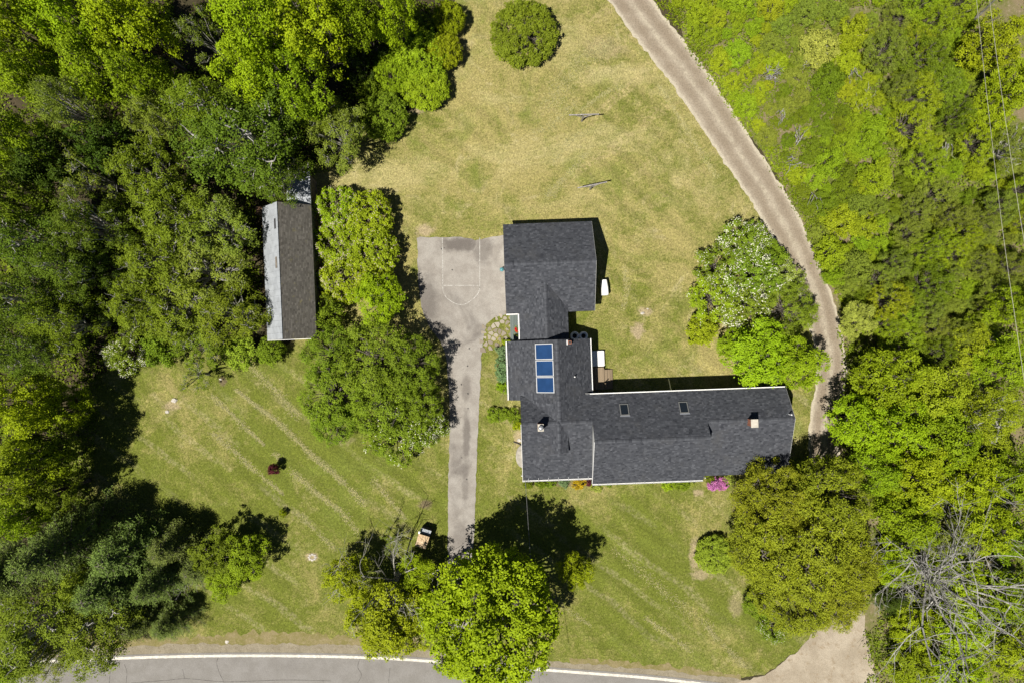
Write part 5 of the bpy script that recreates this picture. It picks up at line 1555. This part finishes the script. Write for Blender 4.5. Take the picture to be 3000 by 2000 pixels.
# flagstone path
PATH = [(1486, 917), (1494, 925), (1494, 985), (1478, 992), (1462, 1006), (1440, 1020), (1418, 1030), (1412, 1020), (1416, 985), (1424, 950), (1440, 930), (1462, 922)]
path = sheet('flagstone_path', [g(*p) for p in PATH], 0.024, M['lawn'], 0.05, 0.2, False, 2.0)
path.data.materials[0] = M['lawn']
pw = ccw([g(*p) for p in PATH])
prg = np.random.default_rng(23)
seeds = []
for _ in range(6000):
    x = prg.uniform(-3.2, 0.1); y = prg.uniform(-1.2, 3.0)
    if inside(pw, x, y) and all(math.hypot(x - a, y - b) > 0.40 for a, b in seeds): seeds.append((x, y))
for i, (sx, sy) in enumerate(seeds):
    vx_, vy_ = (sx * 30 + 1500, 1000 - sy * 30)
    if 1424 < vx_ < 1452 and 925 < vy_ < 958 and prg.random() < 0.8: continue
    if prg.random() < 0.10: continue
    cell = ccw([(sx - .6, sy - .6), (sx + .6, sy - .6), (sx + .6, sy + .6), (sx - .6, sy + .6)])
    for j, (tx, ty) in enumerate(seeds):
        if i == j or math.hypot(tx - sx, ty - sy) > 1.3: continue
        mx, my = (sx + tx) / 2, (sy + ty) / 2
        dx, dy = tx - sx, ty - sy; L = math.hypot(dx, dy)
        mx -= dx / L * 0.045; my -= dy / L * 0.045
        cell = clip_poly(cell, [(mx + dy * 5, my - dx * 5), (mx - dy * 5, my + dx * 5), (mx - dy * 5 - dx * 9, my + dx * 5 - dy * 9), (mx + dy * 5 - dx * 9, my - dx * 5 - dy * 9)]) or cell
    if len(cell) < 3: continue
    pcx = sum(p[0] for p in pw) / len(pw); pcy = sum(p[1] for p in pw) / len(pw)
    if not all(inside(pw, np.array(x * 0.97 + pcx * 0.03), np.array(y * 0.97 + pcy * 0.03)) for x, y in cell):
        cell = [(sx + (x - sx) * 0.55, sy + (y - sy) * 0.55) for x, y in cell]
    cell = [(x + prg.normal() * 0.015, y + prg.normal() * 0.015) for x, y in cell]
    st = MB().prism(cell, 0.02, 0.062 + 0.02 * prg.random(), prg.random())
    obj('stone', mesh('stone', st.v, st.f, M['stone'], st.t), path)

# clothes line posts
def clothes_post(px, py, rot, label):
    e = empty('clothes_post', (*g(px, py), 0), rot); tag(e, label, 'clothes post', 'clothes line posts on the upper lawn')
    MB().box(-0.055, 0.055, -0.055, 0.055, -0.05, 1.92).build('post', M['wood_post'], e)
    MB().box(-1.42, 1.42, -0.05, 0.05, 1.92, 2.02).build('crossbar', M['wood_post'], e)
    for s in (-1, 1):
        MB().tube([(0.05 * s, 0.0, 1.15), (0.85 * s, 0.0, 1.93)], 0.04, 6).build('brace', M['wood_post'], e)
clothes_post(1704, 356, 0.03, 'grey wooden T shaped clothes post farther up the lawn')
clothes_post(1728, 556, 0.20, 'grey wooden T shaped clothes post nearer the garage')

# small wooden hut
e = empty('wooden_hut', (*g(1242, 1571, 0.9), 0), radians(-17)); tag(e, 'small wooden hut with pale plank roof beside the driveway', 'hut')
MB().box(-0.46, 0.46, -0.80, 0.30, 0.0, 1.45).build('wall', M['barn_wall'], e)
for k in range(6):
    b = MB().prism([(-0.54, -0.90 + k * 0.21), (0.54, -0.90 + k * 0.21), (0.54, -0.70 + k * 0.21), (-0.54, -0.70 + k * 0.21)], lambda x, y: 1.53 + 0.10 * y, lambda x, y: 1.58 + 0.10 * y, random.random())
    b.build('plank', M['wood_new'], e)
MB().box(-0.47, 0.50, 0.40, 0.76, 0.0, 1.05).build('bin', M['deck_base'], e)
MB().prism([(-0.50, 0.40), (0.54, 0.40), (0.54, 0.80), (-0.50, 0.80)], lambda x, y: 1.06 + 0.2 * (0.8 - y), lambda x, y: 1.10 + 0.2 * (0.8 - y)).build('bin_lid', M['barn_metal'], e)
MB().box(-0.60, -0.44, 0.36, 0.56, 1.2, 1.62).build('lamp_box', M['white_metal'], e)

# ================================================================== THE LONG SHED
barn = empty('long_shed', (0, 0, 0), radians(2.4)); tag(barn, 'long old shed with brown shingle slope and pale metal slope', 'shed')
BR = radians(2.4)
def bl(px, py, h=0.0):
    x, y = g(px, py, h)
    return (x * cos(BR) + y * sin(BR), -x * sin(BR) + y * cos(BR))
b_w = bl(776, 800, 3.0)[0]; b_r = bl(819, 800, 5.2)[0]; b_e = bl(920, 800, 3.2)[0]
b_n = bl(860, 596, 4.2)[1]; b_s = bl(870, 992, 4.2)[1]
broof = roof([([rect(b_r, b_e, b_s, b_n)], [(b_r, 0, 5.2), (b_r, 5, 5.2), (b_e, 0, 3.2)])], (), barn, 0.14, 'old_shingle', 'barn_wall', 'shingled_slope', 0.45)
hfw = plane3((b_r, 0, 5.2), (b_r, 5, 5.2), (b_w, 0, 3.0))[0]
slope = MB().prism(rect(b_w, b_r, b_s, b_n), lambda x, y: hfw(x, y) - 0.14, lambda x, y: hfw(x, y) - 0.02).build('metal_slope', M['barn_wall'], barn)
npan = 22
for k in range(npan):
    y0 = b_s + (b_n - b_s) * k / npan; y1 = b_s + (b_n - b_s) * (k + 1) / npan
    pn = MB().prism(rect(b_w - 0.03, b_r + 0.04, y0 + 0.006, y1 - 0.006), lambda x, y: hfw(x, y) - 0.015, lambda x, y: hfw(x, y) + 0.012)
    pn.prism(rect(b_w - 0.03, b_r + 0.03, y1 - 0.035, y1 - 0.008), lambda x, y: hfw(x, y) + 0.012, lambda x, y: hfw(x, y) + 0.05)
    pn.build('metal_panel', M['barn_metal'], slope)
MB().prism(rect(b_r - 0.45, b_r - 0.25, bl(800, 670, 5)[1], bl(800, 640, 5)[1]), lambda x, y: hfw(x, y) + 0.02, lambda x, y: hfw(x, y) + 0.075).build('vent_strip', M['deck_base'], slope)
MB().prism(rect(b_r - 0.50, b_r - 0.28, bl(808, 785, 5)[1], bl(808, 752, 5)[1]), lambda x, y: hfw(x, y) + 0.02, lambda x, y: hfw(x, y) + 0.075).build('vent_strip', M['barn_wall'], slope)
gable_wall('y', b_s + 0.15, b_n - 0.15, b_w + 0.12, b_r, b_e - 0.12, 3.1, 5.18, 3.28, 'barn_wall', barn, 0.16)
MB().box(b_w, b_e - 0.5, b_s - 0.05, b_s - 0.01, 2.9, 3.1).build('white_board', M['white'], barn)
# lower annex at its north end
a_e = b_e - 0.12
annex = MB().prism(rect(b_r + 0.25, a_e, b_n - 0.10, b_n + 3.2), lambda x, y: 2.72 + 0.10 * (a_e - x), lambda x, y: 2.82 + 0.10 * (a_e - x)).build('annex_roof', M['barn_metal'], barn)
MB().box(b_r + 0.4, a_e - 0.15, b_n, b_n + 3.0, 0.0, 2.7).build('annex_wall', M['barn_wall'], barn)
for k in range(7):
    y = b_n + 0.2 + k * 0.42
    MB().prism(rect(b_r + 0.26, a_e - 0.01, y, y + 0.03), lambda x, y: 2.82 + 0.10 * (a_e - x), lambda x, y: 2.86 + 0.10 * (a_e - x)).build('seam', M['barn_metal'], annex)
MB().box(b_w - 0.75, b_w - 0.1, b_n - 0.5, b_n + 0.15, 0, 2.4).build('lean_to', M['barn_wall'], barn)
mbn = MB()
MB().prism(rect(b_w - 0.8, b_w - 0.05, b_n - 0.55, b_n + 0.2), 2.4, 2.47).build('lean_to_roof', M['dead_brown'], barn)

# ================================================================== WIRES
def wire(name, pts, r, label, mat='wire', cat='power line', group=None):
    mb = MB(); q = spline(pts, 2.5)
    mb.tube([tuple(p) for p in q], r, 5)
    return tag(mb.build(name, M[mat]), label, cat, group)
def vv(px, py, h): return np.array((*v(px, py, h), h))
wire('power_line', [vv(2232, -150, 9), vv(2243, 0, 8.8), vv(2270, 250, 8.4), vv(2303, 530, 8.2), vv(2330, 720, 8.2), vv(2365, 950, 8.4), vv(2420, 1250, 8.8)], 0.014, 'left one of two thin power lines along the right edge', group='power lines at the right edge')
wire('power_line', [vv(2262, -150, 9), vv(2273, 0, 8.8), vv(2300, 210, 8.4), vv(2340, 480, 8.2), vv(2365, 620, 8.2), vv(2420, 900, 8.5)], 0.014, 'right one of two thin power lines along the right edge', group='power lines at the right edge')
wire('service_cable', [vv(1206, 1092, 3.0), vv(1209, 1140, 3.6), vv(1213, 1200, 4.4), vv(1217, 1260, 5.2), vv(1222, 1330, 6.0), vv(1232, 1480, 7.2), vv(1245, 1640, 8.0)], 0.020, 'service cable from the house front towards the road', 'dark_wire', 'cable')

print('objects', len(bpy.data.objects), 'tris', sum(len(p.vertices) - 2 for m_ in bpy.data.meshes for p in m_.polygons))
